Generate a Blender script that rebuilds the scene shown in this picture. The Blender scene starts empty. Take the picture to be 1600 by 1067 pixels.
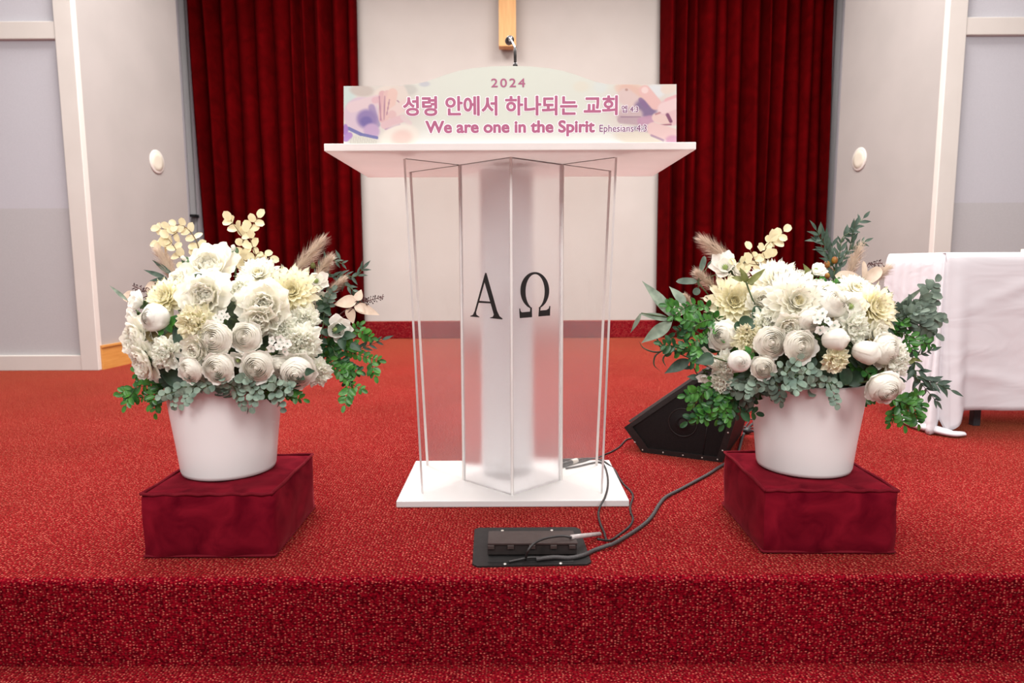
import bpy, bmesh, math, random
import numpy as np
from mathutils import Vector, Matrix, Quaternion

# ------------------------------------------------------------------ camera, world, lights, exposure
S = bpy.context.scene
COL = S.collection
PI = math.pi
F_PX, EYE, PITCH, ROLL = 1040.0, 0.72, math.radians(6.66), math.radians(0.25)

cam_data = bpy.data.cameras.new('camera')
cam = bpy.data.objects.new('camera', cam_data)
COL.objects.link(cam)
cam_data.sensor_width = 36.0
cam_data.lens = F_PX / 1600.0 * 36.0
cam_data.clip_start = 0.02
cam.location = (0, 0, EYE)
cam.rotation_mode = 'QUATERNION'
cam.rotation_quaternion = (Matrix.Rotation(PI / 2 - PITCH, 3, 'X') @ Matrix.Rotation(-ROLL, 3, 'Z')).to_quaternion()
cam_data.dof.use_dof = True
cam_data.dof.focus_distance = 1.85
cam_data.dof.aperture_fstop = 4.0
S.camera = cam

world = bpy.data.worlds.new('hall_light')
S.world = world
world.use_nodes = True
bg = world.node_tree.nodes['Background']
bg.inputs['Color'].default_value = (0.985, 0.99, 0.98, 1)
bg.inputs['Strength'].default_value = 0.46

S.view_settings.view_transform = 'Standard'
S.view_settings.look = 'None'
S.view_settings.exposure = 0.0
S.view_settings.gamma = 1.0
S.view_settings.use_curve_mapping = False
S.cycles.use_denoising = True
S.cycles.max_bounces = 10
S.cycles.transparent_max_bounces = 16
S.cycles.sample_clamp_indirect = 6.0


def area_light(name, loc, sx, sy, power, color=(1, 0.95, 0.9), rot=(0, 0, 0), spread=180):
    d = bpy.data.lights.new(name, 'AREA')
    d.shape = 'RECTANGLE'
    d.size, d.size_y = sx, sy
    d.energy = power
    d.color = color
    d.spread = math.radians(spread)
    o = bpy.data.objects.new(name, d)
    COL.objects.link(o)
    o.location = loc
    o.rotation_euler = rot
    return o


for lx in (-1.6, 1.6):
    area_light('ceiling_panel_light', (lx * 0.85, 4.0, 4.15), 1.4, 1.4, 195, (1, 0.965, 0.94), spread=150)
    area_light('ceiling_panel_light', (lx * 0.85, 2.0, 4.15), 1.2, 1.2, 44, (1, 0.965, 0.94), spread=130)
    area_light('front_fill_light', (lx * 1.1, -1.4, 3.3), 1.8, 1.8, 124, (1.0, 0.99, 0.965), (math.radians(52), 0, 0))  # unseen fill lamps added behind the camera to brighten the under-lit fronts


# ------------------------------------------------------------------ pixel -> place
def ray(u, v):
    a, b = (u - 800) / F_PX, -(v - 533.5) / F_PX
    c, s = math.cos(ROLL), math.sin(ROLL)
    a, b = a * c + b * s, -a * s + b * c
    return Vector((a, math.cos(PITCH) + b * math.sin(PITCH), -math.sin(PITCH) + b * math.cos(PITCH)))


def atz(u, v, z=0.0):
    d = ray(u, v)
    return Vector((0, 0, EYE)) + d * ((z - EYE) / d.z)


def aty(u, v, y):
    d = ray(u, v)
    return Vector((0, 0, EYE)) + d * (y / d.y)


def atplane(u, v, p0, n):
    d = ray(u, v)
    o = Vector((0, 0, EYE))
    return o + d * ((p0 - o).dot(n) / d.dot(n))


# ------------------------------------------------------------------ materials
MATS = {}


def srgb(r, g, b):
    def f(c):
        c /= 255.0
        return c / 12.92 if c <= 0.04045 else ((c + 0.055) / 1.055) ** 2.4
    return (f(r), f(g), f(b), 1.0)


def new_mat(name):
    m = bpy.data.materials.new(name)
    m.use_nodes = True
    nt = m.node_tree
    b = nt.nodes['Principled BSDF']
    MATS[name] = m
    return m, nt, b


def noise_color(nt, b, c1, c2, scale, detail=3, lo=0.35, hi=0.65, coord='Object', stretch=None):
    tc = nt.nodes.new('ShaderNodeTexCoord')
    n = nt.nodes.new('ShaderNodeTexNoise')
    n.inputs['Scale'].default_value = scale
    n.inputs['Detail'].default_value = detail
    if stretch:
        mp = nt.nodes.new('ShaderNodeMapping')
        mp.inputs['Scale'].default_value = stretch
        nt.links.new(tc.outputs[coord], mp.inputs['Vector'])
        nt.links.new(mp.outputs['Vector'], n.inputs['Vector'])
    else:
        nt.links.new(tc.outputs[coord], n.inputs['Vector'])
    r = nt.nodes.new('ShaderNodeValToRGB')
    r.color_ramp.elements[0].position = lo
    r.color_ramp.elements[1].position = hi
    r.color_ramp.elements[0].color = c1
    r.color_ramp.elements[1].color = c2
    nt.links.new(n.outputs['Fac'], r.inputs['Fac'])
    nt.links.new(r.outputs['Color'], b.inputs['Base Color'])
    return n, r


def bump(nt, b, src, strength, dist=0.002):
    bp = nt.nodes.new('ShaderNodeBump')
    bp.inputs['Strength'].default_value = strength
    bp.inputs['Distance'].default_value = dist
    nt.links.new(src, bp.inputs['Height'])
    nt.links.new(bp.outputs['Normal'], b.inputs['Normal'])


def simple(name, c1, c2, scale=20, rough=0.6, metal=0.0, bmp=0.0, sheen=0.0, spec=0.5, stretch=None, coord='Object'):
    m, nt, b = new_mat(name)
    n, r = noise_color(nt, b, c1, c2, scale, stretch=stretch, coord=coord)
    b.inputs['Roughness'].default_value = rough
    b.inputs['Metallic'].default_value = metal
    b.inputs['Specular IOR Level'].default_value = spec
    if sheen:
        b.inputs['Sheen Weight'].default_value = sheen
    if bmp:
        bump(nt, b, n.outputs['Fac'], bmp)
    return m


def carpet(name):
    m, nt, b = new_mat(name)
    L = nt.links
    tc = nt.nodes.new('ShaderNodeTexCoord')
    big = nt.nodes.new('ShaderNodeTexNoise')
    big.inputs['Scale'].default_value = 2.2
    big.inputs['Detail'].default_value = 3
    L.new(tc.outputs['Object'], big.inputs['Vector'])
    fine = nt.nodes.new('ShaderNodeTexNoise')
    fine.inputs['Scale'].default_value = 170
    fine.inputs['Detail'].default_value = 2
    L.new(tc.outputs['Object'], fine.inputs['Vector'])
    base = nt.nodes.new('ShaderNodeValToRGB')
    e = base.color_ramp.elements
    e[0].position, e[1].position = 0.36, 0.66
    e[0].color, e[1].color = (0.062, 0.0003, 0.0035, 1), (0.225, 0.0030, 0.0105, 1)
    L.new(fine.outputs['Fac'], base.inputs['Fac'])
    sx = nt.nodes.new('ShaderNodeSeparateXYZ')
    L.new(tc.outputs['Object'], sx.inputs[0])
    sub = nt.nodes.new('ShaderNodeMath')
    sub.operation = 'ADD'
    L.new(sx.outputs[1], sub.inputs[0])
    L.new(sx.outputs[2], sub.inputs[1])
    cb = nt.nodes.new('ShaderNodeCombineXYZ')
    kx = nt.nodes.new('ShaderNodeMath')
    kx.operation = 'MULTIPLY'
    kx.inputs[1].default_value = 0.68
    L.new(sx.outputs[0], kx.inputs[0])
    L.new(kx.outputs[0], cb.inputs[0])
    L.new(sub.outputs[0], cb.inputs[1])
    vor = nt.nodes.new('ShaderNodeTexVoronoi')
    vor.voronoi_dimensions = '2D'
    vor.inputs['Scale'].default_value = 178
    vor.inputs['Randomness'].default_value = 0.8
    L.new(cb.outputs[0], vor.inputs['Vector'])
    dot = nt.nodes.new('ShaderNodeValToRGB')
    d = dot.color_ramp.elements
    d[0].position, d[1].position = 0.12, 0.36
    d[0].color, d[1].color = (1, 1, 1, 1), (0, 0, 0, 1)
    L.new(vor.outputs['Distance'], dot.inputs['Fac'])
    sel = nt.nodes.new('ShaderNodeMath')
    sel.operation = 'POWER'
    sel.inputs[1].default_value = 2.4
    sep = nt.nodes.new('ShaderNodeSeparateColor')
    L.new(vor.outputs['Color'], sep.inputs['Color'])
    L.new(sep.outputs[0], sel.inputs[0])
    mul = nt.nodes.new('ShaderNodeMath')
    mul.operation = 'MULTIPLY'
    L.new(dot.outputs['Color'], mul.inputs[0])
    L.new(sel.outputs[0], mul.inputs[1])
    mul2 = nt.nodes.new('ShaderNodeMath')
    mul2.operation = 'MULTIPLY'
    mul2.inputs[1].default_value = 0.85
    L.new(mul.outputs[0], mul2.inputs[0])
    mix = nt.nodes.new('ShaderNodeMix')
    mix.data_type = 'RGBA'
    L.new(mul2.outputs[0], mix.inputs[0])
    L.new(base.outputs['Color'], mix.inputs[6])
    mix.inputs[7].default_value = (0.70, 0.19, 0.14, 1)
    hs = nt.nodes.new('ShaderNodeHueSaturation')
    mr = nt.nodes.new('ShaderNodeMapRange')
    mr.inputs[1].default_value, mr.inputs[2].default_value = 0.3, 0.7
    mr.inputs[3].default_value, mr.inputs[4].default_value = 0.88, 1.12
    L.new(big.outputs['Fac'], mr.inputs[0])
    L.new(mr.outputs[0], hs.inputs['Value'])
    L.new(mix.outputs[2], hs.inputs['Color'])
    L.new(hs.outputs['Color'], b.inputs['Base Color'])
    b.inputs['Roughness'].default_value = 0.95
    b.inputs['Specular IOR Level'].default_value = 0.0
    b.inputs['Sheen Weight'].default_value = 0.95
    b.inputs['Sheen Roughness'].default_value = 0.24
    b.inputs['Sheen Tint'].default_value = (1.0, 0.29, 0.13, 1)
    bump(nt, b, vor.outputs['Distance'], 0.5, 0.004)
    return m


def petal_mat(name, col, col2, trans=0.3):
    m, nt, b = new_mat(name)
    L = nt.links
    noise_color(nt, b, col2, col, 9, 2)
    b.inputs['Roughness'].default_value = 0.75
    b.inputs['Specular IOR Level'].default_value = 0.2
    tr = nt.nodes.new('ShaderNodeBsdfTranslucent')
    tr.inputs['Color'].default_value = col
    mx = nt.nodes.new('ShaderNodeMixShader')
    mx.inputs[0].default_value = trans
    L.new(b.outputs[0], mx.inputs[1])
    L.new(tr.outputs[0], mx.inputs[2])
    L.new(mx.outputs[0], nt.nodes['Material Output'].inputs['Surface'])
    return m


def leaf_mat(name, c1, c2, rough=0.5, scale=45, trans=0.15):
    m = petal_mat(name, c2, c1, trans)
    nt = m.node_tree
    b = nt.nodes['Principled BSDF']
    b.inputs['Roughness'].default_value = rough
    b.inputs['Specular IOR Level'].default_value = 0.4
    for n in nt.nodes:
        if n.type == 'TEX_NOISE':
            n.inputs['Scale'].default_value = scale
    return m


def clear_acrylic(name):
    m, nt, b = new_mat(name)
    L = nt.links
    nt.nodes.remove(b)
    t = nt.nodes.new('ShaderNodeBsdfTransparent')
    t.inputs['Color'].default_value = (0.985, 0.98, 0.975, 1)
    g = nt.nodes.new('ShaderNodeBsdfGlossy')
    g.inputs['Roughness'].default_value = 0.04
    df = nt.nodes.new('ShaderNodeBsdfDiffuse')
    df.inputs['Color'].default_value = (0.9, 0.88, 0.87, 1)
    lw = nt.nodes.new('ShaderNodeLayerWeight')
    lw.inputs['Blend'].default_value = 0.5
    pw = nt.nodes.new('ShaderNodeMath'); pw.operation = 'POWER'; pw.inputs[1].default_value = 4.0
    L.new(lw.outputs['Facing'], pw.inputs[0])
    fr = nt.nodes.new('ShaderNodeMath'); fr.operation = 'MULTIPLY_ADD'
    fr.inputs[1].default_value, fr.inputs[2].default_value = 0.30, 0.010
    L.new(pw.outputs[0], fr.inputs[0])
    m1 = nt.nodes.new('ShaderNodeMixShader')
    m1.inputs[0].default_value = 0.045
    L.new(t.outputs[0], m1.inputs[1])
    L.new(df.outputs[0], m1.inputs[2])
    m2 = nt.nodes.new('ShaderNodeMixShader')
    L.new(fr.outputs[0], m2.inputs[0])
    L.new(m1.outputs[0], m2.inputs[1])
    L.new(g.outputs[0], m2.inputs[2])
    L.new(m2.outputs[0], nt.nodes['Material Output'].inputs['Surface'])
    return m


def frosted_acrylic(name):
    m, nt, b = new_mat(name)
    L = nt.links
    nt.nodes.remove(b)
    r = nt.nodes.new('ShaderNodeBsdfRefraction')
    r.inputs['Color'].default_value = (1.0, 0.995, 0.995, 1)
    r.inputs['Roughness'].default_value = 0.46
    r.inputs['IOR'].default_value = 1.12
    df = nt.nodes.new('ShaderNodeBsdfDiffuse')
    df.inputs['Color'].default_value = (0.93, 0.925, 0.93, 1)
    tl = nt.nodes.new('ShaderNodeBsdfTranslucent')
    tl.inputs['Color'].default_value = (0.9, 0.89, 0.9, 1)
    m0 = nt.nodes.new('ShaderNodeMixShader')
    m0.inputs[0].default_value = 0.5
    L.new(df.outputs[0], m0.inputs[1])
    L.new(tl.outputs[0], m0.inputs[2])
    m1 = nt.nodes.new('ShaderNodeMixShader')
    m1.inputs[0].default_value = 0.22
    L.new(r.outputs[0], m1.inputs[1])
    L.new(m0.outputs[0], m1.inputs[2])
    L.new(m1.outputs[0], nt.nodes['Material Output'].inputs['Surface'])
    return m


def wood(name, c1, c2, axis):
    m, nt, b = new_mat(name)
    st = [22, 22, 22]
    st[axis] = 1.4
    n, r = noise_color(nt, b, c1, c2, 3.0, 4, 0.3, 0.7, stretch=tuple(st))
    b.inputs['Roughness'].default_value = 0.45
    return m


def velvet(name, dark, light, scale, sheen, tint):
    m, nt, b = new_mat(name)
    n, r = noise_color(nt, b, dark, light, scale, 5, 0.3, 0.72)
    n.inputs['Distortion'].default_value = 1.2
    b.inputs['Roughness'].default_value = 0.9
    b.inputs['Specular IOR Level'].default_value = 0.02
    b.inputs['Sheen Weight'].default_value = sheen
    b.inputs['Sheen Roughness'].default_value = 0.4
    b.inputs['Sheen Tint'].default_value = tint
    return m


M_CARPET = carpet('red_carpet')
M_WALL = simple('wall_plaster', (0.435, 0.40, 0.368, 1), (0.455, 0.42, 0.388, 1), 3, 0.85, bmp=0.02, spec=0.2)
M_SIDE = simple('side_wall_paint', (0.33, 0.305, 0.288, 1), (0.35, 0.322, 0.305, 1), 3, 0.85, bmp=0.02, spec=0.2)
M_RECESS = simple('recess_paint', (0.58, 0.53, 0.56, 1), (0.61, 0.56, 0.59, 1), 3, 0.85, spec=0.2)
M_FABRIC = simple('grey_panel_fabric', (0.48, 0.47, 0.50, 1), (0.51, 0.50, 0.53, 1), 220, 0.95, bmp=0.15, spec=0.1)
M_FABRIC2 = simple('grey_panel_fabric_lower', (0.44, 0.425, 0.43, 1), (0.47, 0.455, 0.46, 1), 220, 0.95, bmp=0.15, spec=0.1)
M_FRAME = simple('cream_painted_timber', (0.60, 0.555, 0.51, 1), (0.62, 0.575, 0.53, 1), 6, 0.55)
M_CEIL = simple('ceiling_paint', (0.72, 0.70, 0.68, 1), (0.76, 0.74, 0.72, 1), 3, 0.9)
M_BASEB = wood('orange_oak', (0.50, 0.21, 0.045, 1), (0.60, 0.29, 0.075, 1), 1)
M_CROSS = wood('cross_oak', (0.55, 0.28, 0.09, 1), (0.66, 0.37, 0.14, 1), 2)
M_CURTAIN = velvet('curtain_velvet', (0.045, 0.0002, 0.0006, 1), (0.078, 0.0004, 0.0011, 1), 6, 0.03, (0.7, 0.01, 0.02, 1))
M_BLOCK = velvet('block_velvet', (0.080, 0.0015, 0.007, 1), (0.185, 0.006, 0.016, 1), 11, 0.22, (0.8, 0.12, 0.14, 1))
M_PIPING = velvet('piping_velvet', (0.11, 0.006, 0.012, 1), (0.15, 0.01, 0.018, 1), 20, 0.2, (0.8, 0.12, 0.14, 1))
M_CLEAR = clear_acrylic('clear_acrylic')
M_FROST = frosted_acrylic('frosted_acrylic')
M_EDGE = simple('acrylic_edge', (0.72, 0.68, 0.66, 1), (0.78, 0.74, 0.72, 1), 8, 0.25)
M_WHITE = simple('white_acrylic', (0.60, 0.58, 0.575, 1), (0.63, 0.61, 0.605, 1), 5, 0.25)
M_BLACK = simple('black_vinyl', (0.008, 0.007, 0.007, 1), (0.012, 0.011, 0.011, 1), 20, 0.5)
M_COLUMN = simple('bright_white_acrylic', (0.95, 0.95, 0.96, 1), (0.96, 0.96, 0.97, 1), 5, 0.5)
M_POT = simple('white_pot_plastic', (0.80, 0.785, 0.775, 1), (0.82, 0.805, 0.795, 1), 4, 0.3)
M_SHELF = petal_mat('white_shelf_acrylic', (0.84, 0.80, 0.78, 1), (0.80, 0.77, 0.75, 1), .36)
M_FOAM = simple('dark_green_foam', (0.018, 0.03, 0.014, 1), (0.03, 0.045, 0.02, 1), 60, 0.95)
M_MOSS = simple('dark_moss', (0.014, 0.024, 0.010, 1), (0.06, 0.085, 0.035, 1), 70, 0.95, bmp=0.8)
M_METALB = simple('black_powder_coat', (0.009, 0.008, 0.008, 1), (0.013, 0.012, 0.012, 1), 90, 0.5, bmp=0.1, spec=0.3)
M_LID = simple('dark_brown_lid', (0.014, 0.010, 0.0095, 1), (0.02, 0.014, 0.013, 1), 60, 0.45, spec=0.3)
M_LIDTOP = simple('brown_lid_top', (0.04, 0.028, 0.026, 1), (0.05, 0.036, 0.033, 1), 60, 0.4)
M_SPK = simple('speaker_paint', (0.004, 0.003, 0.003, 1), (0.008, 0.006, 0.006, 1), 200, 0.6, bmp=0.2, spec=0.25)
M_SPKEDGE = simple('speaker_edge', (0.014, 0.011, 0.0105, 1), (0.02, 0.016, 0.015, 1), 100, 0.42, spec=0.35)
M_GRILLE = simple('speaker_grille', (0.10, 0.08, 0.08, 1), (0.13, 0.105, 0.10, 1), 300, 0.5, metal=0.3)
M_CABLE = simple('cable_rubber', (0.012, 0.010, 0.010, 1), (0.02, 0.017, 0.017, 1), 40, 0.5)
M_THICK = simple('braided_cable', (0.03, 0.026, 0.027, 1), (0.045, 0.04, 0.04, 1), 300, 0.6, bmp=0.3)
M_STEEL = simple('steel', (0.42, 0.41, 0.42, 1), (0.5, 0.48, 0.49, 1), 20, 0.3, metal=1.0)
M_SCREW = simple('screw_steel', (0.6, 0.55, 0.5, 1), (0.7, 0.65, 0.6, 1), 20, 0.35, metal=0.7)
M_SLEEVE = simple('clear_sleeve', (0.36, 0.31, 0.30, 1), (0.48, 0.43, 0.41, 1), 40, 0.3)
M_LABEL = simple('white_band', (0.7, 0.65, 0.58, 1), (0.75, 0.7, 0.62, 1), 20, 0.5)
M_DISC = simple('cream_plastic', (0.60, 0.56, 0.46, 1), (0.63, 0.59, 0.49, 1), 8, 0.5)
M_TLEG = simple('table_leg_steel', (0.03, 0.03, 0.035, 1), (0.04, 0.04, 0.045, 1), 30, 0.45)
M_TTOP = simple('table_board', (0.5, 0.45, 0.4, 1), (0.55, 0.5, 0.45, 1), 5, 0.5)


def cloth_mat():
    m, nt, b = new_mat('white_tablecloth')
    n, r = noise_color(nt, b, (0.63, 0.61, 0.635, 1), (0.66, 0.64, 0.665, 1), 4, 4)
    b.inputs['Roughness'].default_value = 0.85
    b.inputs['Specular IOR Level'].default_value = 0.2
    n2 = nt.nodes.new('ShaderNodeTexNoise')
    n2.inputs['Scale'].default_value = 4
    n2.inputs['Detail'].default_value = 2
    n2.inputs['Distortion'].default_value = 1.6
    tc = nt.nodes.new('ShaderNodeTexCoord')
    mp = nt.nodes.new('ShaderNodeMapping')
    mp.inputs['Rotation'].default_value = (0, 0.6, 0)
    mp.inputs['Scale'].default_value = (0.6, 1, 1.8)
    nt.links.new(tc.outputs['Object'], mp.inputs['Vector'])
    nt.links.new(mp.outputs['Vector'], n2.inputs['Vector'])
    bump(nt, b, n2.outputs['Fac'], 0.22, 0.02)
    return m


M_CLOTH = cloth_mat()
M_PEONY = petal_mat('white_petal', (0.96, 0.94, 0.86, 1), (0.94, 0.91, 0.79, 1), .45)
M_IVORY = petal_mat('ivory_petal', (0.965, 0.945, 0.885, 1), (0.955, 0.925, 0.845, 1), .46)
M_CREAM = petal_mat('cream_petal', (0.96, 0.92, 0.74, 1), (0.95, 0.89, 0.63, 1), .38)
M_GREENW = petal_mat('greenish_white_petal', (0.96, 0.955, 0.88, 1), (0.95, 0.945, 0.82, 1), .45)
M_PALE = petal_mat('pale_white_petal', (0.96, 0.945, 0.89, 1), (0.94, 0.92, 0.85, 1), .36)
M_YC = petal_mat('pale_yellow_centre', (0.93, 0.88, 0.66, 1), (0.90, 0.82, 0.54, 1), .4)
M_GC = petal_mat('green_centre', (0.42, 0.50, 0.20, 1), (0.30, 0.40, 0.14, 1))
M_SC = petal_mat('sage_centre', (0.42, 0.52, 0.44, 1), (0.34, 0.44, 0.36, 1))
M_BOX = leaf_mat('boxwood_leaf', (0.022, 0.105, 0.022, 1), (0.075, 0.25, 0.035, 1), 0.35)
M_BOXD = leaf_mat('dark_boxwood_leaf', (0.012, 0.05, 0.02, 1), (0.035, 0.12, 0.035, 1), 0.35)
M_ROSEL = leaf_mat('dark_rose_leaf', (0.022, 0.055, 0.032, 1), (0.05, 0.10, 0.055, 1), 0.45)
M_EUC = leaf_mat('pale_sage_leaf', (0.16, 0.24, 0.19, 1), (0.30, 0.40, 0.31, 1), 0.65)
M_EUCD = leaf_mat('dusty_sage_leaf', (0.07, 0.105, 0.08, 1), (0.16, 0.21, 0.16, 1), 0.65)
M_OLIVE = leaf_mat('olive_leaf', (0.03, 0.06, 0.042, 1), (0.085, 0.13, 0.095, 1), 0.5)
M_OLGRN = leaf_mat('moss_green_leaf', (0.10, 0.11, 0.025, 1), (0.20, 0.21, 0.06, 1), 0.5)
M_BAMB = leaf_mat('sage_lance_leaf', (0.13, 0.18, 0.13, 1), (0.27, 0.33, 0.25, 1), 0.6)
M_BROWN = leaf_mat('bronze_leaf', (0.10, 0.07, 0.02, 1), (0.19, 0.14, 0.05, 1), 0.5)
M_SILVER = leaf_mat('cream_leaf', (0.70, 0.60, 0.36, 1), (0.80, 0.72, 0.48, 1), 0.6)
M_TAN = leaf_mat('tan_leaf', (0.62, 0.48, 0.36, 1), (0.74, 0.60, 0.48, 1), 0.6)
M_PAMP = leaf_mat('pampas_fluff', (0.62, 0.49, 0.39, 1), (0.78, 0.65, 0.53, 1), 0.9)
M_STEMG = leaf_mat('green_stem', (0.05, 0.09, 0.03, 1), (0.09, 0.14, 0.05, 1), 0.6)
M_STEMB = leaf_mat('brown_stem', (0.14, 0.09, 0.04, 1), (0.24, 0.16, 0.08, 1), 0.6)
M_STEMR = leaf_mat('dark_red_stem', (0.06, 0.015, 0.015, 1), (0.11, 0.03, 0.028, 1), 0.5)
M_BERRY = leaf_mat('dark_berry', (0.03, 0.010, 0.012, 1), (0.07, 0.022, 0.025, 1), 0.35)
M_OBERRY = leaf_mat('orange_berry', (0.30, 0.06, 0.03, 1), (0.42, 0.24, 0.03, 1), 0.35)
M_BUD = leaf_mat('green_bud', (0.10, 0.20, 0.10, 1), (0.22, 0.34, 0.19, 1), 0.5)


# ------------------------------------------------------------------ mesh helpers
class MB:
    def __init__(self):
        self.v, self.f, self.m = [], [], []

    def add(self, verts, faces, mat=0):
        o = len(self.v)
        self.v += [tuple(p) for p in verts]
        self.f += [tuple(i + o for i in f) for f in faces]
        self.m += [mat] * len(faces)

    def box(self, x0, x1, y0, y1, z0, z1, mat=0):
        vs = [(x, y, z) for z in (z0, z1) for y in (y0, y1) for x in (x0, x1)]
        self.add(vs, [(0, 2, 3, 1), (4, 5, 7, 6), (0, 1, 5, 4), (2, 6, 7, 3), (0, 4, 6, 2), (1, 3, 7, 5)], mat)

    def prism(self, pts, d, mat=0, mside=None):
        """polygon pts (3d, planar) extruded by vector d"""
        n = len(pts)
        d = Vector(d)
        a = [Vector(p) for p in pts]
        vs = a + [p + d for p in a]
        self.add(vs, [tuple(range(n)), tuple(range(2 * n - 1, n - 1, -1))], mat)
        self.add(vs, [(i, i + n, (i + 1) % n + n, (i + 1) % n) for i in range(n)], mat if mside is None else mside)

    def tube(self, pts, r, n=8, mat=0, caps=True):
        pts = [Vector(p) for p in pts]
        rs = r if isinstance(r, (list, tuple)) else [r] * len(pts)
        t0 = (pts[1] - pts[0]).normalized()
        up = Vector((0, 0, 1)) if abs(t0.z) < 0.9 else Vector((1, 0, 0))
        nrm = t0.cross(up).normalized()
        vs = []
        for i, p in enumerate(pts):
            t = (pts[min(i + 1, len(pts) - 1)] - pts[max(i - 1, 0)]).normalized()
            nrm = (nrm - t * nrm.dot(t)).normalized()
            bn = t.cross(nrm)
            for k in range(n):
                a = 2 * PI * k / n
                vs.append(p + (nrm * math.cos(a) + bn * math.sin(a)) * rs[i])
        fs = [(i * n + k, i * n + (k + 1) % n, (i + 1) * n + (k + 1) % n, (i + 1) * n + k)
              for i in range(len(pts) - 1) for k in range(n)]
        if caps:
            fs += [tuple(range(n - 1, -1, -1)), tuple((len(pts) - 1) * n + k for k in range(n))]
        self.add(vs, fs, mat)

    def lathe(self, prof, n=48, c=(0, 0, 0), mat=0):
        vs = [(c[0] + r * math.cos(2 * PI * k / n), c[1] + r * math.sin(2 * PI * k / n), c[2] + z)
              for r, z in prof for k in range(n)]
        fs = [(i * n + k, i * n + (k + 1) % n, (i + 1) * n + (k + 1) % n, (i + 1) * n + k)
              for i in range(len(prof) - 1) for k in range(n)]
        self.add(vs, fs, mat)

    def ball(self, c, r, n=8, mat=0, sq=(1, 1, 1)):
        m = max(4, n // 2 + 1)
        vs, fs = [], []
        for i in range(m + 1):
            th = PI * i / m
            for k in range(n):
                a = 2 * PI * k / n
                vs.append((c[0] + r * sq[0] * math.sin(th) * math.cos(a), c[1] + r * sq[1] * math.sin(th) * math.sin(a), c[2] + r * sq[2] * math.cos(th)))
        for i in range(m):
            for k in range(n):
                fs.append((i * n + k, (i + 1) * n + k, (i + 1) * n + (k + 1) % n, i * n + (k + 1) % n))
        self.add(vs, fs, mat)

    def grid(self, rows, mat=0):
        nr, nc = len(rows), len(rows[0])
        self.add([p for r in rows for p in r],
                 [(i * nc + j, i * nc + j + 1, (i + 1) * nc + j + 1, (i + 1) * nc + j) for i in range(nr - 1) for j in range(nc - 1)], mat)

    def mesh(self, name, mats, smooth=True):
        me = bpy.data.meshes.new(name)
        me.from_pydata(self.v, [], self.f)
        for m in (mats if isinstance(mats, (list, tuple)) else [mats]):
            me.materials.append(m)
        me.polygons.foreach_set('material_index', self.m)
        me.polygons.foreach_set('use_smooth', [smooth] * len(self.f))
        me.update()
        return me

    def build(self, name, mats, parent=None, smooth=True, loc=None):
        o = bpy.data.objects.new(name, self.mesh(name, mats, smooth))
        COL.objects.link(o)
        if parent:
            o.parent = parent
        if loc:
            o.location = loc
        return o


def recalc(o):
    bm = bmesh.new()
    bm.from_mesh(o.data)
    bmesh.ops.recalc_face_normals(bm, faces=bm.faces)
    bm.to_mesh(o.data)
    bm.free()
    return o


def bevel(o, w, seg=2, angle=0.6):
    recalc(o)
    md = o.modifiers.new('bevel', 'BEVEL')
    md.width = w
    md.segments = seg
    md.limit_method = 'ANGLE'
    md.angle_limit = angle
    return o


def empty(name, loc, label, cat, group=None, rz=0.0):
    o = bpy.data.objects.new(name, None)
    o.empty_display_size = 0.05
    COL.objects.link(o)
    o.location = loc
    o.rotation_euler = (0, 0, rz)
    return tag(o, label, cat, group)


def tag(o, label, cat, group=None):
    o['label'] = label
    o['category'] = cat
    if group:
        o['group'] = group
    return o


def struct(o, label=None):
    o['kind'] = 'structure'
    if label:
        o['label'] = label
        o['category'] = 'wall' if 'wall' in o.name else o.name.split('_')[0]
    return o


def spline(pts, n=8):
    """Catmull-Rom through pts"""
    p = [Vector(q) for q in pts]
    p = [p[0] * 2 - p[1]] + p + [p[-1] * 2 - p[-2]]
    out = []
    for i in range(1, len(p) - 2):
        for k in range(n):
            t = k / n
            a, b, c, d = p[i - 1], p[i], p[i + 1], p[i + 2]
            out.append(0.5 * ((2 * b) + (c - a) * t + (2 * a - 5 * b + 4 * c - d) * t * t + (3 * b - a - 3 * c + d) * t ** 3))
    out.append(p[-2])
    return out


# ------------------------------------------------------------------ the setting
YE = 1.462          # stage edge
ZL = -0.213         # hall floor
mb = MB()
prof = [(YE + 0.02, 0.0)]
for k in range(7):
    a = PI / 2 + (PI / 2) * k / 6
    prof.append((YE + 0.014 + 0.014 * math.cos(a), -0.014 + 0.014 * math.sin(a)))
prof += [(YE, ZL - 0.02), (7.6, ZL - 0.02), (7.6, 0.0)]
mb.prism([(-5.5, y, z) for y, z in prof], (11, 0, 0))
struct(recalc(mb.build('floor_stage', M_CARPET, smooth=False)), 'raised stage floor and riser in red speckled carpet')
mb = MB()
mb.box(-5.5, 5.5, -2.5, YE, ZL - 0.02, ZL)
struct(mb.build('floor', M_CARPET, smooth=False), 'lower hall floor in red speckled carpet before the stage')

YB = 6.5
mb = MB(); mb.box(-2.2, 2.2, YB, YB + 0.1, 0, 4.2)
struct(mb.build('wall_back', M_WALL, smooth=False), 'pale back wall between the two red curtains')
for sx, nm in ((-1, 'left'), (1, 'right')):
    mb = MB(); mb.box(min(sx * 2.2, sx * 4.5), max(sx * 2.2, sx * 4.5), YB, YB + 0.1, 0, 4.2)
    struct(mb.build('wall_recess_' + nm, M_RECESS, smooth=False))
    mb = MB(); mb.box(min(sx * 3.02, sx * 3.07), max(sx * 3.02, sx * 3.07), YB - 0.03, YB, 0.165, 4.2)
    struct(mb.build('trim_recess_' + nm, M_FABRIC2, smooth=False))
mb = MB(); mb.box(-3.4, 3.4, YB - 0.06, YB + 0.02, 0, 0.168)
struct(bevel(mb.build('baseboard_back', M_CARPET, smooth=False), 0.008), 'dark red carpeted skirting along the back wall')
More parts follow.
